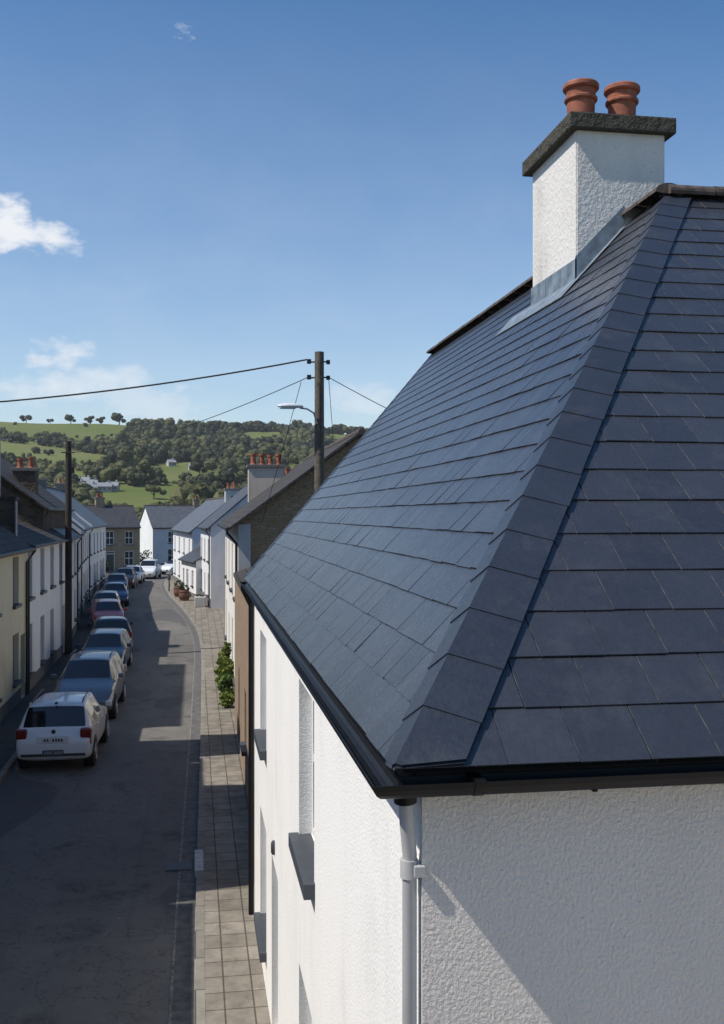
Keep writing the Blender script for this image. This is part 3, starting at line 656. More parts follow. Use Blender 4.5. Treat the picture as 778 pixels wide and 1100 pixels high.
LH('drab_white_house', 'off white house with pale roof and a grey party wall chimney', (-6.72, 62.6), (-7.5, 75), 5.2, 8.0, M_w2, M_bgslate2, [1.6, 4.4, 7.2, 10.2], (3.1, 4.6), (.8, 2.3), [5.8], downpipe=.2, chimneys=[(12, 3.5, .7, 1.3, 7.2, 8.4, 0, M_plinth, 'y')], coping=True)
LH('last_white_house', 'last white house of the left terrace next to the brown stone house', (-7.52, 75.1), (-7.75, 92), 5.2, 8.0, M_w1, M_bgslate2, [1.8, 5, 8.2, 11.4, 14.8], (3.1, 4.6), (.8, 2.3), [6.6, 13], downpipe=.2, chimneys=[(16.5, 3.5, .7, 1.3, 7.2, 8.6, 2, M_plinth, 'y')], coping=True)
# tall stone house standing behind, gable to the viewer
t, P = house('dark_stone_house', 'dark rubble stone house with steep roof rising behind the white terraced houses', (-6.15, 43.6), (-6.25, 53.0), 9.5, 6.3, 9.9, M_stonedk, M_oldslate, [], inward='left', plinth=0, oh=.15, ou=.35, chimneys=[(3.0, 1.15, .9, .95, 6.8, 7.9, 2, M_stonedk, 'y')], downpipe=-.2)
w = MB(); 
add_window(t, lambda u, n, z: P(n*1.0, u, z), 1.35, 2.0, 5.35, 6.2, .02, sill=True)
# stone upstand between the cream and the white house
up = thing('stone_upstand_wall', 'dark rubble party wall rising above the roofs of the cream and white houses', 'wall', (-8, 36, 0))
m = MB(); m.box(-11.5, -5.95, 35.6, 36.2, 4.2, 6.5); m.build('masonry', M_stonedk, up)
m = MB(); m.box(-11.6, -5.9, 35.55, 36.25, 6.5, 6.6); m.build('coping', M_oldslate, up)
m = MB(); m.tube([(-5.9, 35.52, 6.45), (-5.9, 35.52, 5.15)], .05, 8); m.build('downpipe', M_steel, up)
# off-frame houses of the same terrace, heights stepped to shape the road shadows
LH('tall_terrace_house', 'tall three storey rendered house on the left before the cream house, unseen, eave set so its shadow ends at the kerb', (-5.6, -14), (-5.6, 15.0), 7.0, 8.8, M_w2, M_bgslate, [4, 9, 14, 19, 24], (3.3, 4.9), (.8, 2.3), [6.5, 21], depth=8.5)
LH('tall_gabled_house', 'taller three storey rendered house on the left, unseen, height set to shade the right pavement', (-5.6, 15.1), (-5.6, 21.0), 9.6, 11.2, M_g1, M_bgslate, [1.5, 4.4], (3.3, 4.9), (.8, 2.3), [3.0], depth=8.5)
LH('plain_terrace_house', 'plain rendered house on the left between two taller ones, unseen, kept low to leave the pavement sunlit', (-5.6, 21.1), (-5.6, 24.0), 7.35, 8.3, M_w1, M_bgslate, [1.4], (3.3, 4.9), (.8, 2.3), [], depth=8.5)
LH('corner_terrace_house', 'three storey rendered house on the left beside the alley, unseen, height set to shade the road', (-5.6, 24.1), (-5.6, 26.3), 9.2, 10.2, M_w2, M_bgslate, [1.1], (3.3, 4.9), (.8, 2.3), [], depth=8.5)
house('rear_warehouse', 'tall grey unseen block added behind the cream house to shade the road', (-10.2, 27.8), (-10.2, 40.0), 9, 12.6, 14.0, M_g1, M_oldslate, [(2, 3.2, 8, 10), (6, 7.2, 8, 10), (9.5, 10.7, 8, 10)], inward='left')  # unseen block added so its shadow covers the road

# ------------------------------------------------------------------ houses closing the street
house('brown_stone_house', 'brown stone house at the far end of the left terrace facing the road', (-12.6, 108), (-5.75, 110), 6.5, 4.75, 6.9, M_stonewarm, M_bgslate, win_row([1.8, 4.0, 6.0], .85, 2.9, 4.3)+win_row([2.1, 6.0], .95, .7, 2.2)+[(3.6, 4.5, .1, 2.2, 'door')], inward='left', bars=2, chimneys=[(3.6, 3.3, .9, .7, 6.5, 7.7, 2, M_brick, 'x'), (.4, 3.3, .7, 1.2, 6.5, 7.5, 2, M_g1, 'y')])
a = R(16)
house('pale_end_house', 'pale rendered house facing down the street with its sunlit gable coloured whiter than the shaded front', (-4.75, 118), (-4.75+9.5*math.cos(a), 118+9.5*math.sin(a)), 7.0, 4.6, 7.0, M_w3, M_bgslate2, win_row([2.2, 5.2, 8.2], .9, 2.8, 4.1)+win_row([2.2, 5.2], .95, .7, 2.1)+[(7.7, 8.6, .1, 2.1, 'door')], inward='left', gable0=M_w1, bars=2, chimneys=[(6.0, 3.5, .6, .6, 6.7, 7.7, 1, M_brick, 'x')], ou=.12)  # sunlit gable and shaded front put in as two tones of one render
house('slate_roofed_house', 'plain rendered house with grey slate roof tucked behind the pale end house', (4.6, 124), (16, 128), 7.0, 4.5, 7.0, M_g1, M_bgslate2, win_row([2, 5, 8], .9, 2.8, 4.0), inward='left', chimneys=[(1, 3.5, .8, 1.0, 6.7, 8.0, 2, M_g1, 'y')])

# ------------------------------------------------------------------ poles, lamp, cables
def pole(name, label, x, y, h, r, mat):
    t = thing(name, label, 'telegraph pole', (x, y, 0)); m = MB()
    n = 14; m.tube([(x, y, -.2+(h+.2)*i/n) for i in range(n+1)], [r*(1.12-.22*i/n) for i in range(n+1)], 14); m.build('shaft', mat, t)
    return t
tp = pole('telegraph_pole', 'weathered brown telegraph pole carrying the street lamp behind the slate roof', 2.97, 24.7, 9.95, .125, M_wood)
m = MB()
for z, ang in ((9.70, 3.0), (9.32, 0.1)):
    m.tube([(2.97-.22, 24.7, z), (2.97+.22, 24.7, z+.02)], .02, 6)
    m.bbox(2.97-.30, 2.97-.20, 24.66, 24.74, z-.04, z+.07, .01); m.bbox(2.97+.17, 2.97+.26, 24.66, 24.74, z-.04, z+.06, .01)
m.tube([(2.97, 24.57, 9.2), (2.97, 24.57, 7.7)], .016, 6); m.build('pole_fittings', M_cast, tp)
sl = thing('street_lamp', 'pale street lamp on a curved arm fixed to the weathered pole', 'street lamp', (2.85, 24.6, 8.4))
m = MB(); m.tube([(2.90, 24.56, 8.2), (2.82, 24.56, 8.45), (2.66, 24.56, 8.55), (2.48, 24.55, 8.57)], .022, 8); m.build('lamp_arm', M_steel, sl)
bm = bmesh.new(); bmesh.ops.create_uvsphere(bm, u_segments=20, v_segments=12, radius=1)
for v in bm.verts: v.co = (2.24+v.co.x*.33*(1 if v.co.x > 0 else .95), 24.55+v.co.y*.12, 8.60+v.co.z*(.085 if v.co.z > 0 else .04)-.05*(v.co.x < 0)*0)
m = MB(); m.addbm(bm, smooth=True); m.build('lamp_head', M_lamp, sl)
m = MB(); m.bbox(2.0, 2.38, 24.48, 24.62, 8.545, 8.575, .01); m.build('lamp_lens', M_lamp, sl)
lp = pole('telegraph_pole', 'dark creosoted telegraph pole on the left pavement before the white house', -5.28, 44.6, 9.1, .135, M_wooddk)
m = MB(); m.tube([(-5.28-.28, 44.5, 8.62), (-5.28+.26, 44.5, 8.62)], .028, 6); m.tube([(-5.28, 44.45, 8.9), (-5.28+.25, 44.4, 8.75)], .02, 6)
m.bbox(-5.28+.15, -5.28+.26, 44.4, 44.5, 7.75, 8.0, .01); m.tube([(-5.15, 44.46, 8.5), (-5.15, 44.46, .2)], .02, 6); m.build('pole_fittings', M_cast, lp)
def cable(label, a, b, sag, r, name='overhead_cable'):
    a, b = Vector(a), Vector(b); m = MB(); n = 28
    m.tube([a.lerp(b, i/n)-Vector((0, 0, sag*4*(i/n)*(1-i/n))) for i in range(n+1)], r, 6)
    return tag(m.build(name, M_cable, origin=a), label, 'cable', 'overhead cables strung from the weathered pole')
cable('thick black cable running left from the top of the weathered pole', (2.67, 24.7, 9.76), (-17, 25.5, 8.6), .75, .021)
cable('thin cable from the weathered pole across to the dark pole', (2.67, 24.7, 9.32), (-5.28, 44.5, 8.6), .35, .010)
cable('thin cable running right from the weathered pole behind the roof', (3.22, 24.7, 9.33), (9.0, 24.0, 6.6), .12, .010)
cable('thin drop wire falling right of the weathered pole', (3.2, 24.7, 9.3), (3.55, 26.5, 8.0), .02, .007)
cable('thin drop wire hanging left of the weathered pole behind the lamp', (2.55, 24.9, 9.25), (1.9, 29.5, 5.8), .03, .008)
# television aerial on the dark stone house
ta = thing('tv_aerial', 'thin television aerial mast standing beside the stone chimney', 'aerial', (-8.05, 44.6, 7.2))
m = MB(); m.tube([(-7.75, 43.0, 6.4), (-7.75, 43.0, 9.1)], .02, 6); m.build('mast', M_steel, ta)
m = MB(); m.tube([(-8.1, 43.0, 9.0), (-7.3, 43.0, 9.05)], .014, 6)
for i in range(6): m.tube([(-8.05+i*.14, 42.8, 9.0+i*.008), (-8.05+i*.14, 43.2, 9.0+i*.008)], .009, 5)
m.build('antenna', M_steel, ta)

# ------------------------------------------------------------------ cars
M_tyre = plain('tyre', (.014, .014, .014), .85); M_rim = plain('alloy', (.42, .43, .45), .35, metal=.8, var=.1)
k = NB('car_glass'); M_cglass = k.set((.010, .012, .015), .04, spec=.7)
M_red = plain('tail_lens', (.16, .012, .012), .2, var=.2); M_head = plain('head_lens', (.55, .56, .58), .15, var=.2)
M_trim = plain('bumper_trim', (.02, .02, .021), .5); M_plate = plain('white_plate', (.62, .62, .60), .5); M_plate2 = plain('grey_plate', (.10, .10, .11), .5)
M_inkd = plain('plate_ink', (.04, .04, .05), .6); M_inkl = plain('plate_pale_ink', (.35, .35, .36), .6)
def paint(name, col, metal=.0): 
    k = NB(name); n = k.noise(1.2, 4); c = k.mix(k.ramp(n, [(.3, 0.0), (.7, 1.0)]), tuple(x*.93 for x in col), col)
    return k.set(c, .32, metal, .5, coat=.6)
def car_shell(L, W, H, style):
    w = W/2; f = lambda x: x*L
    B = H*.645                                       # belt
    if style == 'hatch':
        S = [(.000, .40, .60, .88, .66, .80), (.012, .30, .76, .965, .80, .86), (.035, .25, B*.97, .99, B*1.0, .84), (.045, .24, B, .995, B*1.03, .86), (.125, .22, B*1.01, 1.0, H*.955, .77), (.150, .22, B*1.01, 1.0, H*.99, .75),
             (.180, .22, B*1.01, 1.0, H, .74), (.335, .22, B*1.0, 1.0, H*1.01, .73), (.365, .22, B*1.0, 1.0, H*1.01, .70), (.545, .22, B*.985, 1.0, H*.985, .69), (.575, .22, B*.98, 1.0, H*.965, .69), (.735, .22, B*.96, .99, B*1.05, .80), (.765, .22, B*.955, .985, B*1.0, .82), (.89, .24, B*.87, .97, B*.91, .80), (.965, .26, B*.74, .93, B*.80, .74), (.99, .30, B*.60, .84, B*.66, .70), (1.0, .40, B*.50, .70, B*.54, .60)]
        rear = (3, 4); wind = (10, 11); sides = [(6, 7), (8, 9), (10, 11), (4, 5)]
    else:                                            # saloon
        S = [(.000, .42, .60, .88, .66, .80), (.012, .32, .76, .955, .80, .84), (.03, .27, B*.95, .98, B*1.0, .82), (.10, .24, B, .99, B*1.05, .82), (.16, .22, B, .995, B*1.07, .80), (.285, .22, B*1.0, 1.0, H*.955, .71),
             (.315, .22, B*1.0, 1.0, H*.99, .70), (.43, .22, B*1.0, 1.0, H*1.01, .70), (.455, .22, B*1.0, 1.0, H*1.01, .70), (.585, .22, B*.985, 1.0, H*.985, .69), (.605, .22, B*.98, 1.0, H*.965, .69), (.735, .22, B*.96, .99, B*1.05, .80), (.765, .22, B*.955, .985, B*1.0, .82), (.89, .24, B*.87, .97, B*.91, .80), (.965, .26, B*.74, .93, B*.80, .74), (.99, .30, B*.60, .84, B*.66, .70), (1.0, .40, B*.50, .70, B*.54, .60)]
        rear = (4, 5); wind = (10, 11); sides = [(6, 7), (8, 9), (10, 11)]
    bm = bmesh.new(); rows = []
    for (x, zb, zbelt, wb, zt, wt) in S:
        ww = w*wb; wr = w*wt; top = max(zt, zbelt+.02); dz = top-zbelt
        half = [(0, zb), (ww-.08, zb), (ww-.01, zb+.10), (ww, (zb+zbelt)/2+.05), (ww-.015, zbelt), (wr+.02, zbelt+dz*.80), (wr-.015, top-.006), (0, top+.012)]
        ring = [(x*L, y, z) for y, z in half]+[(x*L, -y, z) for y, z in half[-2:0:-1]]
        rows.append([bm.verts.new(v) for v in ring])
    n = len(rows[0]); names = {}
    for i in range(len(rows)-1):
        for j in range(n):
            fc = bm.faces.new((rows[i][j], rows[i][(j+1) % n], rows[i+1][(j+1) % n], rows[i+1][j])); fc.smooth = True
            jj = j if j < 7 else n-1-j               # mirrored band
            k_ = 0
            if jj == 6 and i == rear[0]: k_ = 1
            elif jj == 6 and i == wind[0]: k_ = 2
            elif jj == 4 and any(i == s[0] for s in sides): k_ = 3
            elif jj == 3 and i in (1, 2): k_ = 4
            elif jj == 3 and i in (13, 14): k_ = 5
            fc.material_index = k_
    for rw in (rows[0], rows[-1]):
        fc = bm.faces.new(rw); fc.smooth = True
    bmesh.ops.recalc_face_normals(bm, faces=bm.faces[:])
    cl = bm.edges.layers.float.new('crease_edge')
    for e in bm.edges:
        if len(e.link_faces) == 2 and e.link_faces[0].material_index != e.link_faces[1].material_index: e[cl] = .9
    vl = bm.verts.layers.float.new('crease_vert')
    for v in bm.verts:
        fm = [f.material_index for f in v.link_faces]
        if 0 in fm and any(fm.count(q) == 1 for q in (1, 2, 3)): v[vl] = .9
    me = bpy.data.meshes.new('shell'); bm.to_mesh(me); bm.free()
    ob = bpy.data.objects.new('shell', me); COL.objects.link(ob); md = ob.modifiers.new('s', 'SUBSURF'); md.levels = 2; md.render_levels = 2
    dg = bpy.context.evaluated_depsgraph_get(); me2 = bpy.data.meshes.new_from_object(ob.evaluated_get(dg))
    vs = np.empty(len(me2.vertices)*3); me2.vertices.foreach_get('co', vs); vs = vs.reshape(-1, 3)
    out = {}
    for p in me2.polygons: out.setdefault((p.material_index, (p.center.y > 0) if p.material_index >= 3 else 0, (p.center.x > L*.46)+(p.center.x > L*.585) if p.material_index == 3 else 0), []).append(list(p.vertices))
    bpy.data.objects.remove(ob); bpy.data.meshes.remove(me); bpy.data.meshes.remove(me2)
    return vs, out
def sub(vs, faces):
    ids = sorted({i for f in faces for i in f}); mp = {k: i for i, k in enumerate(ids)}
    m = MB(); m.add([vs[i] for i in ids], [[mp[i] for i in f] for f in faces], 0, True); return m
def car(label, x, y, head, L, W, H, style, pm, group='cars parked in a line along the left kerb', rails=False, plates=True):
    t = thing('parked_car', label, 'car', (x, y, 0), R(head), group); ORG[t] = Vector((0, 0, 0))
    vs, out = car_shell(L, W, H, style); vs = vs-np.array([L/2, 0, 0])
    nm = {0: 'body', 1: 'rear_window', 2: 'windscreen', 3: 'side_window', 4: 'tail_light', 5: 'headlight'}; mt = {0: pm, 1: M_cglass, 2: M_cglass, 3: M_cglass, 4: M_red, 5: M_head}
    for key, fs in out.items():
        sub(vs, fs).build(nm[key[0]], mt[key[0]], t)
    for wx in (-L/2+L*.185, L/2-L*.185):
        for s in (-1, 1):
            yy = s*(W/2-.085)
            a = MB(); a.tube([(wx, s*(W/2-.25), .325), (wx, s*(W/2+.004), .325)], .375, 24); a.build('arch_shade_disc', M_trim, t)  # solid black disc: the shade of the arch gap is put into colour
            wheel = MB(); wheel.tube([(wx, yy-s*.10, .31), (wx, yy-s*.09, .31), (wx, yy+s*.085, .31), (wx, yy+s*.095, .31)], [.28, .31, .31, .285], 24); wl = wheel.build('wheel', M_tyre, t)
            rm = MB(); rm.lathe([(0, .02), (.05, .02), (.06, .005), (.18, .01), (.20, .02), (.205, .0)], (0, 0, 0), 20)
            rm.v = [(wx+p[0], yy+s*(.097+p[2]), .31+p[1]) for p in rm.v]; rm.build('rim', M_rim, wl)
    for s in (-1, 1):
        m = MB(); m.bbox(L*.17, L*.17+.11, s*(W/2+.01) if s > 0 else -W/2-.17, W/2+.17 if s > 0 else -(W/2+.01), H*.66, H*.66+.14, .03); m.build('door_mirror', pm, t)
        m = MB(); 
        for hx in (.03, -L*.2): m.bbox(hx, hx+.16, s*W/2-.012, s*W/2+.018, H*.56, H*.56+.03, .006)
        m.build('door_handle', pm, t)
        if rails:
            m = MB(); m.tube([(-L*.34, s*W*.335, H*.995), (-L*.30, s*W*.335, H*1.03), (L*.0, s*W*.335, H*1.045), (L*.05, s*W*.335, H*1.005)], .018, 6); m.build('roof_rail', M_trim, t)
    m = MB(); m.bbox(-L/2-.012, -L/2+.06, -W*.42, W*.42, .37, .43, .012); m.build('bumper_trim', M_trim, t)
    m = MB(); m.bbox(L/2-.06, L/2+.006, -W*.28, W*.28, .36, .48, .012); m.build('grille', M_trim, t)
    if style == 'hatch':
        for s in (-1, 1):
            m = MB(); m.bbox(-L/2+.035, -L/2+.30, min(s*W*.345, s*W*.493), max(s*W*.345, s*W*.493), H*.50, H*.655, .045); m.build('tail_light', M_red, t)
    if plates:
        p = MB(); p.bbox(L/2-.02, L/2+.02, -.26, .26, .39, .50, .006); p.build('number_plate', M_plate, t)
    return t
whitep = paint('white_paint', (.72, .73, .74)); silver = paint('silver_blue_paint', (.13, .155, .18), .4); bluegrey = paint('blue_grey_paint', (.045, .07, .105), .4)
darkp = paint('charcoal_paint', (.022, .026, .034), .3); redp = paint('red_paint', (.50, .02, .018)); navy = paint('navy_paint', (.018, .05, .11), .2); maroon = paint('maroon_paint', (.10, .035, .028), .2); slatep = paint('steel_paint', (.07, .10, .13), .4)
c1 = car('white hatchback seen from behind, nearest car in the line by the left kerb', -3.22, 26.75, 88.5, 4.1, 1.74, 1.52, 'hatch', whitep, rails=True)
L1 = 4.1
m = MB(); m.bbox(-L1/2-.005, -L1/2+.10, -.36, .36, .67, .84, .01); m.build('plate_recess', whitep, c1)
m = MB(); m.bbox(-L1/2-.012, -L1/2+.06, -.26, .26, .69, .80, .006); p1 = m.build('number_plate', M_plate, c1)
for i in range(7): 
    m = MB(); m.box(-L1/2-.015, -L1/2-.011, -.22+i*.064, -.22+i*.064+.042, .715, .775)
    if i != 4: m.build('plate_mark', M_inkd, p1)
m = MB(); m.bbox(-L1/2-.03, -L1/2+.05, -.24, .24, .40, .52, .008); p2 = m.build('lower_plate', M_plate2, c1)
for i in range(7):
    m = MB(); m.box(-L1/2-.034, -L1/2-.029, -.2+i*.058, -.2+i*.058+.036, .43, .49)
    if i != 3: m.build('plate_mark', M_inkl, p2)
m = MB(); m.lathe([(0, .012), (.04, .01), (.05, 0)], (0, 0, 0), 14); m.v = [(-L1/2+.075-p[2], p[0], .93+p[1]) for p in m.v]; m.build('tailgate_emblem', M_trim, c1)
m = MB(); m.tube([(-L1/2+.34, -.02, 1.12), (-L1/2+.22, .30, 1.06)], .012, 6); m.build('rear_wiper', M_trim, c1)
m = MB(); m.bbox(-L1/2+.42, -L1/2+.55, -.03, .03, 1.505, 1.55, .012); m.build('roof_aerial', M_trim, c1)
car('silver blue people carrier facing the viewer, directly behind the white hatchback', -3.2, 32.6, -91, 4.35, 1.80, 1.62, 'hatch', silver, rails=True)
car('blue grey hatchback facing the viewer, third in the line of parked cars', -3.42, 40.7, -91, 4.1, 1.70, 1.48, 'hatch', bluegrey)
car('dark charcoal hatchback parked between the blue grey and red cars', -3.72, 46.8, 96, 4.1, 1.72, 1.52, 'hatch', darkp)
car('bright red hatchback in the middle of the line of parked cars', -4.62, 55.8, -83, 3.9, 1.66, 1.46, 'hatch', redp)
car('small dark car hidden beyond the bright red hatchback by the left kerb', -5.2, 62.0, -86, 3.9, 1.66, 1.46, 'hatch', darkp)
car('navy blue saloon facing the viewer, beyond the bright red hatchback', -5.35, 70.5, -84, 4.3, 1.74, 1.45, 'saloon', navy)
car('steel grey car facing the viewer, next beyond the navy saloon', -5.95, 80.5, -87, 4.0, 1.70, 1.48, 'hatch', slatep)
car('maroon estate between the steel grey car and two white cars', -5.75, 87.0, -90, 4.3, 1.74, 1.6, 'hatch', maroon)
car('white saloon half hidden behind the maroon estate', -5.45, 93.2, -92, 4.3, 1.74, 1.45, 'saloon', whitep)
car('white off roader facing the viewer at the head of the line', -4.35, 99.5, -96, 4.4, 1.85, 1.72, 'hatch', whitep, rails=True)
car('white car parked across the far junction in front of pale house', -1.75, 106.2, -128, 4.4, 1.76, 1.5, 'saloon', whitep, group='cars parked at the far junction')

# ------------------------------------------------------------------ plants, planters, bins, post
def leaf_mat(name, a, b, tr=.25):
    k = NB(name); at = k.n('ShaderNodeAttribute'); at.attribute_name = 'tint'
    c = k.mix(at.outputs['Fac'], a, b); m = k.set(c, .7, spec=.25)
    k.b.inputs['Subsurface Weight'].default_value = 0
    d = k.n('ShaderNodeBsdfTranslucent'); k.l(c, d.inputs[0]); mx = k.n('ShaderNodeMixShader'); mx.inputs[0].default_value = tr
    out = [n for n in k.nt.nodes if n.type == 'OUTPUT_MATERIAL'][0]
    k.l(k.b.outputs[0], mx.inputs[1]); k.l(d.outputs[0], mx.inputs[2]); k.l(mx.outputs[0], out.inputs[0]); return m
M_leafn = leaf_mat('shrub_leaf', (.045, .085, .02), (.13, .20, .05)); M_leafh = leaf_mat('hedge_leaf', (.02, .035, .014), (.05, .075, .025))
M_hill = leaf_mat('hill_leaf', (.016, .025, .013), (.165, .165, .058), .15)
def leaf_cloud(name, blobs, n, size, mat, parent=None, origin=None, elong=1.6):
    V = []; T = []
    tot = sum(b[3]*b[4]*b[5] for b in blobs)
    for (cx, cy, cz, rx, ry, rz) in blobs:
        m = max(8, int(n*rx*ry*rz/tot)); d = RNG.normal(size=(m, 3)); d /= np.linalg.norm(d, axis=1)[:, None]; rad = RNG.uniform(.55, 1.05, m)**.6
        c = np.array([cx, cy, cz])+d*rad[:, None]*np.array([rx, ry, rz])
        a = RNG.normal(size=(m, 3)); a /= np.linalg.norm(a, axis=1)[:, None]; b = np.cross(a, RNG.normal(size=(m, 3))); b /= np.linalg.norm(b, axis=1)[:, None]
        s = size*RNG.uniform(.6, 1.3, m)[:, None]
        V.append(np.stack([c-a*s*elong*.5, c+b*s*.4, c+a*s*elong*.5, c-b*s*.4], 1)); T.append(np.clip(RNG.normal(.5, .25, m), 0, 1))
    V = np.concatenate(V).reshape(-1, 3); T = np.concatenate(T); nf = len(T)
    return np_mesh(name, V, nf, T, mat, parent, origin)
def np_mesh(name, V, nf, T, mat, parent=None, origin=None):
    org = np.array(origin if origin is not None else (ORG.get(parent, (0, 0, 0)) if parent else (0, 0, 0)))
    me = bpy.data.meshes.new(name); me.vertices.add(nf*4); me.loops.add(nf*4); me.polygons.add(nf)
    me.vertices.foreach_set('co', (V-org).astype(np.float32).ravel()); me.loops.foreach_set('vertex_index', np.arange(nf*4, dtype=np.int32))
    me.polygons.foreach_set('loop_start', np.arange(0, nf*4, 4, dtype=np.int32)); me.polygons.foreach_set('loop_total', np.full(nf, 4, dtype=np.int32))
    me.attributes.new('tint', 'FLOAT', 'FACE').data.foreach_set('value', T.astype(np.float32)); me.materials.append(mat); me.update(calc_edges=True)
    o = bpy.data.objects.new(name, me); COL.objects.link(o)
    if parent: o.parent = parent
    else: o.location = org
    return o
def shrub(label, x, y, w, h, pot=True, mat=None, n=900, cat='plant', group=None, size=.09):
    t = thing('potted_shrub' if pot else 'garden_shrub', label, cat, (x, y, .1), 0, group)
    z0 = .1
    if pot:
        m = MB(); m.lathe([(0, 0), (w*.32, 0), (w*.42, .34), (w*.45, .34), (w*.45, .38), (w*.38, .38), (w*.36, .30), (0, .30)], (x, y, .1), 18); m.build('pot', M_terra if random.random() < .4 else M_plinth, t); z0 = .4
    m = MB()
    for i in range(5): 
        a = i*1.3; m.tube([(x, y, z0-.05), (x+.25*w*math.cos(a), y+.25*w*math.sin(a), z0+h*.5)], .012, 5)
    m.build('stem', M_bark, t)
    bl = [(x+random.uniform(-.25, .25)*w, y+random.uniform(-.25, .25)*w, z0+h*(.25+.7*i/6), w*random.uniform(.28, .42), w*random.uniform(.28, .42), h*.18) for i in range(7)]
    leaf_cloud('foliage', bl, n, size, mat or M_leafn, t); return t
GP = 'shrubs along the cream house front'
M_yel = leaf_mat('yellow_green_leaf', (.06, .10, .02), (.24, .29, .06))
shrub('upright yellow green shrub, furthest of those by the cream front', 1.04, 36.4, .42, 1.25, False, M_yel, 500, group=GP, size=.11)
shrub('spreading yellow green shrub in the middle of those by the cream front', 1.0, 34.6, .60, 1.0, False, M_yel, 600, group=GP, size=.12)
shrub('straggling leafy shrub by the cream front, lower than the two beyond it', .98, 32.9, .5, .7, False, M_leafn, 420, group=GP, size=.12)
shrub('low bright green mound nearest the viewer by the cream front', 0.95, 31.6, .5, .42, False, M_yel, 500, group=GP, size=.07)
def barrel(label, x, y, s, mat):
    t = thing('barrel_planter', label, 'planter', (x, y, .1), 0, 'barrel planters by the white lean-to')
    m = MB(); m.lathe([(0, 0), (.26*s, 0), (.33*s, .25*s), (.33*s, .45*s), (.29*s, .62*s), (.26*s, .62*s), (.26*s, .55*s), (0, .55*s)], (x, y, .1), 18); m.build('barrel', mat, t)
    for z in (.16, .48):
        m = MB(); m.lathe([(.322*s if z < .3 else .332*s, z*s), (.335*s, z*s+.005), (.34*s, z*s+.04), (.322*s, z*s+.045)], (x, y, .1), 18); m.build('hoop', M_cast, t)
    leaf_cloud('foliage', [(x, y, .1+.75*s, .3*s, .3*s, .2*s)], 120, .1, M_leafh, t)
M_bar = plain('barrel_wood', (.16, .07, .045), .8, var=.3)
barrel('reddish wooden barrel planter, nearest of the pair by the lean-to', -.75, 71.6, 1.15, M_bar); barrel('reddish wooden barrel planter, farther of the pair by the lean-to', -1.15, 75.0, 1.2, M_bar)
st = thing('stone_trough', 'pale stone block on the pavement by the white house', 'trough', (.28, 66.5, .1))
m = MB(); m.bbox(-.05, .65, 66.2, 67.1, .098, .75, .04); m.build('trough', M_g1, st); leaf_cloud('foliage', [(.3, 66.65, .78, .28, .35, .1)], 100, .08, M_leafh, st)
po = thing('street_post', 'short dark post at the kerb bend near the far junction', 'post', (-2.75, 82, .1))
m = MB(); m.tube([(-2.0, 80.5, .09), (-2.0, 80.5, 1.35)], .05, 10); m.build('shaft', M_cast, po); m = MB(); m.bbox(-2.14, -1.86, 80.46, 80.50, .95, 1.4, .01); m.build('plate', M_plinth, po)
for i, (x, y, w, h, lab) in enumerate(((-5.4, 111.5, 1.6, 1.9, 'dark rounded bush beside the brown stone house corner'), (-9.2, 106.4, 1.6, 1.1, 'low dark bush under the brown stone house windows'), (-1.2, 116.6, 1.5, .9, 'low dark bush before the pale end house'), (-11.6, 106.0, 1.6, 1.3, 'dark bush left of the low bush by the brown house'))):
    shrub(lab, x, y, w, h, False, M_leafh, 500, 'bush', 'bushes around the far junction', .14)
# iron drain cover in the gutter
dg = thing('drain_grate', 'small square iron drain grate in the road gutter', 'drain', (-.25, 17.9, -.02))
m = MB(); m.box(-.50, -.06, 17.6, 18.0, -.022, -.012); fr_ = m.build('frame', M_cast, dg); m = MB()
for i in range(6): m.box(-.47+i*.066, -.44+i*.066, 17.63, 17.97, -.0118, -.006)
m.build('bars', M_cast, dg)

# ------------------------------------------------------------------ trees and houses on the hill
def crown_proto(n, seed):
    r = np.random.default_rng(seed); nb = r.integers(7, 12); V = []; T = []
    for b in range(nb):
        c = r.normal(size=3)*np.array([.42, .42, .26]); c[2] = c[2]*1.0+.05; rad = r.uniform(.32, .56)
        m = n//nb; d = r.normal(size=(m, 3)); d /= np.linalg.norm(d, axis=1)[:, None]; p = c+d*rad*r.uniform(.86, 1.05, m)[:, None]
        nrm = d+r.normal(size=(m, 3))*.30; nrm /= np.linalg.norm(nrm, axis=1)[:, None]
        a = np.cross(nrm, r.normal(size=(m, 3))); a /= np.linalg.norm(a, axis=1)[:, None]; bb = np.cross(nrm, a)
        s = r.uniform(.07, .13, m)[:, None]
        V.append(np.stack([p-a*s-bb*s*.5, p+a*s*.4-bb*s, p+a*s+bb*s*.6, p-a*s*.5+bb*s], 1)); lobe = r.normal(0, .08); T.append(np.full(m, lobe)+r.normal(0, .05, m))
        nu, nv = 8, 5; pts = {}
        for iu in range(nu):
            for iv in range(nv+1):
                th = iv/nv*math.pi; ph = iu/nu*2*math.pi+.3*iv
                pts[iu, iv] = c+rad*r.uniform(.82, 1.0)*np.array([math.sin(th)*math.cos(ph), math.sin(th)*math.sin(ph), math.cos(th)])
            pts[iu, 0] = pts[0, 0]; pts[iu, nv] = pts[0, nv]
        Q = np.array([[pts[iu, iv], pts[iu, iv+1], pts[(iu+1) % nu, iv+1], pts[(iu+1) % nu, iv]] for iu in range(nu) for iv in range(nv)])
        V.append(Q); T.append(np.full(len(Q), lobe))
    return np.concatenate(V), np.concatenate(T)
PROT = [crown_proto(240, s) for s in range(9)]
PROTB = [crown_proto(420, s+50) for s in range(5)]
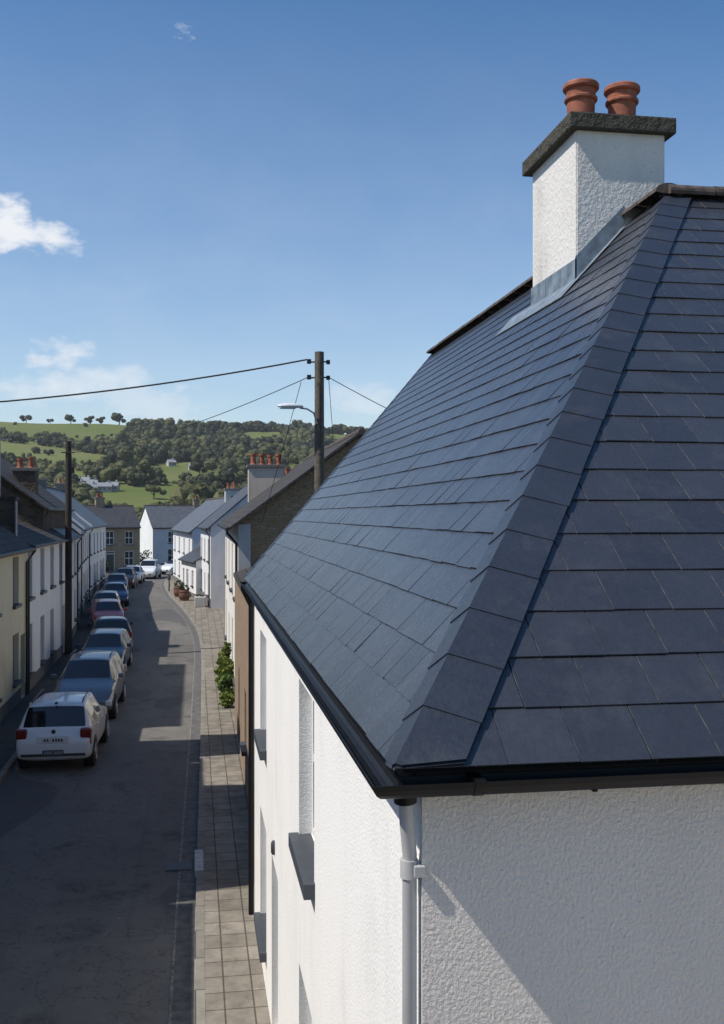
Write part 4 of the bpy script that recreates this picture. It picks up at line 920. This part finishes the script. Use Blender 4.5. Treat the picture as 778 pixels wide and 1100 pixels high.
FIELDS = [[(-170, 796), (-185, 890), (-60, 890), (-56, 840), (-60, 805), (-99, 796)],
[(-160, 735), (-111, 725), (-85, 708), (-52, 660), (-38, 535), (-60, 535), (-84, 570), (-150, 620)],
[(-33, 566), (-19, 596), (-3, 586), (9, 566), (9, 500), (0, 470), (-10, 462), (-24, 474)],
[(-42, 410), (-30, 430), (-22, 436), (-3, 440), (-4, 384), (-16, 354), (-27, 335), (-36, 338)],
[(39, 790), (39, 880), (72, 880), (67, 790)], [(108, 790), (108, 880), (165, 880), (151, 790)], [(-75, 300), (-40, 300), (-45, 335), (-80, 335)],
[(-50, 412), (-48, 440), (-29, 436), (-29, 402)]]
def inside(x, y, poly):
    c = False; j = len(poly)-1
    for i in range(len(poly)):
        xi, yi = poly[i]; xj, yj = poly[j]
        if (yi > y) != (yj > y) and x < (xj-xi)*(y-yi)/(yj-yi)+xi: c = not c
        j = i
    return c
def woods():
    for nm, yr, spac in (('woodland_near', (205, 430), 6.6), ('woodland_upper', (430, 640), 7.2), ('woodland_top', (640, 905), 7.6)):
        VV = []; TT = []; y = yr[0]
        while y < yr[1]:
            x = -.36*y-25
            while x < .22*y+60:
                px, py = x+RNG.uniform(-.5, .5)*spac, y+RNG.uniform(-.5, .5)*spac
                x += spac
                if (RNG.random() > .035 and any(inside(px, py, f) for f in FIELDS)) or (py > 866 and px < -48): continue
                low = any(inside(px*(py+d_)/py, py+d_, f) for f in FIELDS for d_ in (20, 40, 62))
                g = math.sin(px*.045+py*.02+1)+math.sin(py*.04-px*.018)
                if g > 1.35 and py < 800: continue
                s = RNG.choice([RNG.uniform(2.4, 3.6), RNG.uniform(3.6, 5.0), RNG.uniform(5.0, 7.6)])*(1.0 if g < .6 else .75)*(.72 if py < 300 else 1)*(.7 if px < -50 and py > 715 else 1)*((.62 if py > 640 else .45) if low else 1); V, T = PROT[RNG.integers(0, 9)]
                a = RNG.uniform(0, 6.28); ca, sa = math.cos(a), math.sin(a); Rm = np.array([[ca, -sa, 0], [sa, ca, 0], [0, 0, 1]])
                z = float(terr(np.array(px), np.array(py)))
                VV.append((V.reshape(-1, 3)@Rm.T)*np.array([s, s, s*RNG.uniform(.85, 1.25)])+np.array([px, py, z+s*.62]))
                sp = .30+.20*math.sin(px*.035+2)*math.sin(py*.03)+RNG.normal(0, .20)
                TT.append(np.clip(T+sp, 0, 1))
            y += spac
        V = np.concatenate(VV); T = np.concatenate(TT)
        tag(np_mesh(nm, V, len(T), T, M_hill), kind='stuff')
woods()
def far_tree(label, x, y, s, tall=1.0, group='lone trees on the hilltop skyline', tint=.25):
    z = float(terr(np.array(float(x)), np.array(float(y)))); t = thing('hill_tree', label, 'tree', (x, y, z), 0, group)
    m = MB(); m.tube([(x, y, z-.5), (x+.1*s, y, z+s*.6*tall), (x, y, z+s*1.1*tall)], [s*.09, s*.065, s*.03], 8)
    for i in range(4): a = i*1.7; m.tube([(x, y, z+s*.5*tall), (x+s*.5*math.cos(a), y+s*.5*math.sin(a), z+s*1.05*tall)], [s*.04, s*.015], 5)
    m.build('trunk', M_bark, t)
    V, T = PROTB[random.randrange(5)]; V = V.reshape(-1, 3)*np.array([s, s, s*.8])+np.array([x, y, z+s*1.05*tall])
    np_mesh('crown', V, len(T), np.clip(T+tint, 0, 1), M_hill, t)
def sky_x(u, y): 
    a = (u-389)/1100; return (a*math.cos(YAW)+math.sin(YAW))/(math.cos(YAW)-a*math.sin(YAW))*y
SKY = [(28, 5.0, 'round'), (54, 3.0, 'small'), (76, 5.4, 'broad'), (97, 5.0, 'pale'), (109, 4.6, 'squat'), (128, 7.2, 'big'), (146, 5.0, 'dark'), (230, 7.6, 'wide'), (250, 6.6, 'domed'), (278, 5.4, 'bushy'), (300, 3.2, 'tiny'), (343, 5.6, 'tufted'), (362, 6.0, 'stout'), (385, 5.0, 'rounded')]
where = ['leftmost on the hilltop skyline', 'second from the left on the hilltop', 'third from the left on the hilltop', 'fourth from the left on the hilltop', 'fifth from the left, by the dense hilltop wood', 'where the dense hilltop wood begins on the left', 'on the left part of the dense hilltop wood', 'on the skyline right of the dense hilltop wood', 'next right along the skyline wood', 'above the right hand field', 'above the right hand field at its end', 'just left of the weathered pole top', 'just right of the weathered pole', 'last before the slate roof']
for (u, s, ad), wv in zip(SKY, where):
    yy = 872 if u < 130 else 868
    far_tree('%s crowned tree %s' % (ad, wv), sky_x(u, yy), yy, s*.84, .85)
for (u, y, s, lab, ti) in ((92, 372, 3.4, 'dark hedgerow tree in the lower field near the hamlet', .15), (170, 460, 3.8, 'pale green tree at the edge of the middle field', .6), (105, 452, 3.6, 'dark green tree behind the white hamlet', .2), (165, 385, 3.0, 'brownish thin tree in the lower field', .55), (214, 510, 4.2, 'dark tree at the right end of the middle field', .12)):
    far_tree(lab, sky_x(u, y), y, s, 1.0, 'trees standing in the hillside fields', ti)
M_far = plain('far_white_wall', (.42, .42, .40), .9); M_farroof = plain('far_slate', (.22, .23, .25), .8)
VIL = [(83, 432, 6.5, .3), (91, 438, 8, -.2), (99, 428, 7, .1), (86, 421, 6, .5), (112, 416, 9, .15), (121, 419, 8, -.1), (98, 412, 5.5, .4), (155, 612, 8, .2), (184, 570, 7, .3), (206, 545, 5.5, .1)]
VL = ['white cottage at the left end of the hillside hamlet', 'long white cottage in the middle of the hillside hamlet', 'white cottage on the right of the main hamlet row', 'small white cottage in front of the hamlet row', 'long pale roofed house right of the hillside hamlet', 'white house at the far right of the hillside hamlet', 'tiny cottage below the hamlet row', 'dark windowed white house alone high above the middle field', 'white gabled house among trees beside the middle field', 'small white house at the right edge of the middle field']
for (u, y, l, a), lab in zip(VIL, VL):
    l *= .6; x = sky_x(u, y); z = float(terr(np.array(x), np.array(float(y)))); t = thing('hillside_cottage', lab, 'house', (x, y, z), 0, 'white houses scattered on the hillside')
    ca, sa = math.cos(a), math.sin(a); F = lambda p, q, r: (x+p*ca-q*sa, y+p*sa+q*ca, z+r*.85-.2)
    m = MB(); m.box(-l/2, l/2, -2.5, 2.5, -3, 2.6, F=F); m.add([F(-l/2+.01, -2.5, 2.6), F(-l/2+.01, 2.5, 2.6), F(-l/2+.01, 0, 4.2)], [(0, 1, 2)]); m.add([F(l/2-.01, -2.5, 2.6), F(l/2-.01, 2.5, 2.6), F(l/2-.01, 0, 4.2)], [(0, 1, 2)]); m.build('wall', M_far, t)
    m = MB(); m.prism([(-2.9, 2.35), (0, 4.25), (2.9, 2.35), (2.9, 2.55), (0, 4.5), (-2.9, 2.55)], lambda tt, p, q: F(tt, p, q), -l/2-.2, l/2+.2); rf = m.build('roof', M_farroof, t)
    m = MB(); m.box(l/2-1.2, l/2-.4, -.4, .4, 4.0, 5.4, F=F); m.build('chimney', M_far, rf)
    for i in range(3):
        m = MB(); q = -l/2+l*(i+.5)/3; m.box(q-.45, q+.45, -2.53, -2.49, .9, 2.0, F=F); m.build('window', M_glass, t)

# ------------------------------------------------------------------ the air
mb = MB(); mb.box(-6200, 6200, -3200, 7200, -1.2, 118)
hm = bpy.data.materials.new('haze_air'); hm.use_nodes = True; nt = hm.node_tree; nt.nodes.clear()
pv = nt.nodes.new('ShaderNodeVolumePrincipled'); pv.inputs['Density'].default_value = .00012; pv.inputs['Color'].default_value = (.86, .90, .95, 1)
ho = nt.nodes.new('ShaderNodeOutputMaterial'); nt.links.new(pv.outputs[0], ho.inputs['Volume'])
tag(mb.build('haze', hm, uv=False), kind='stuff')
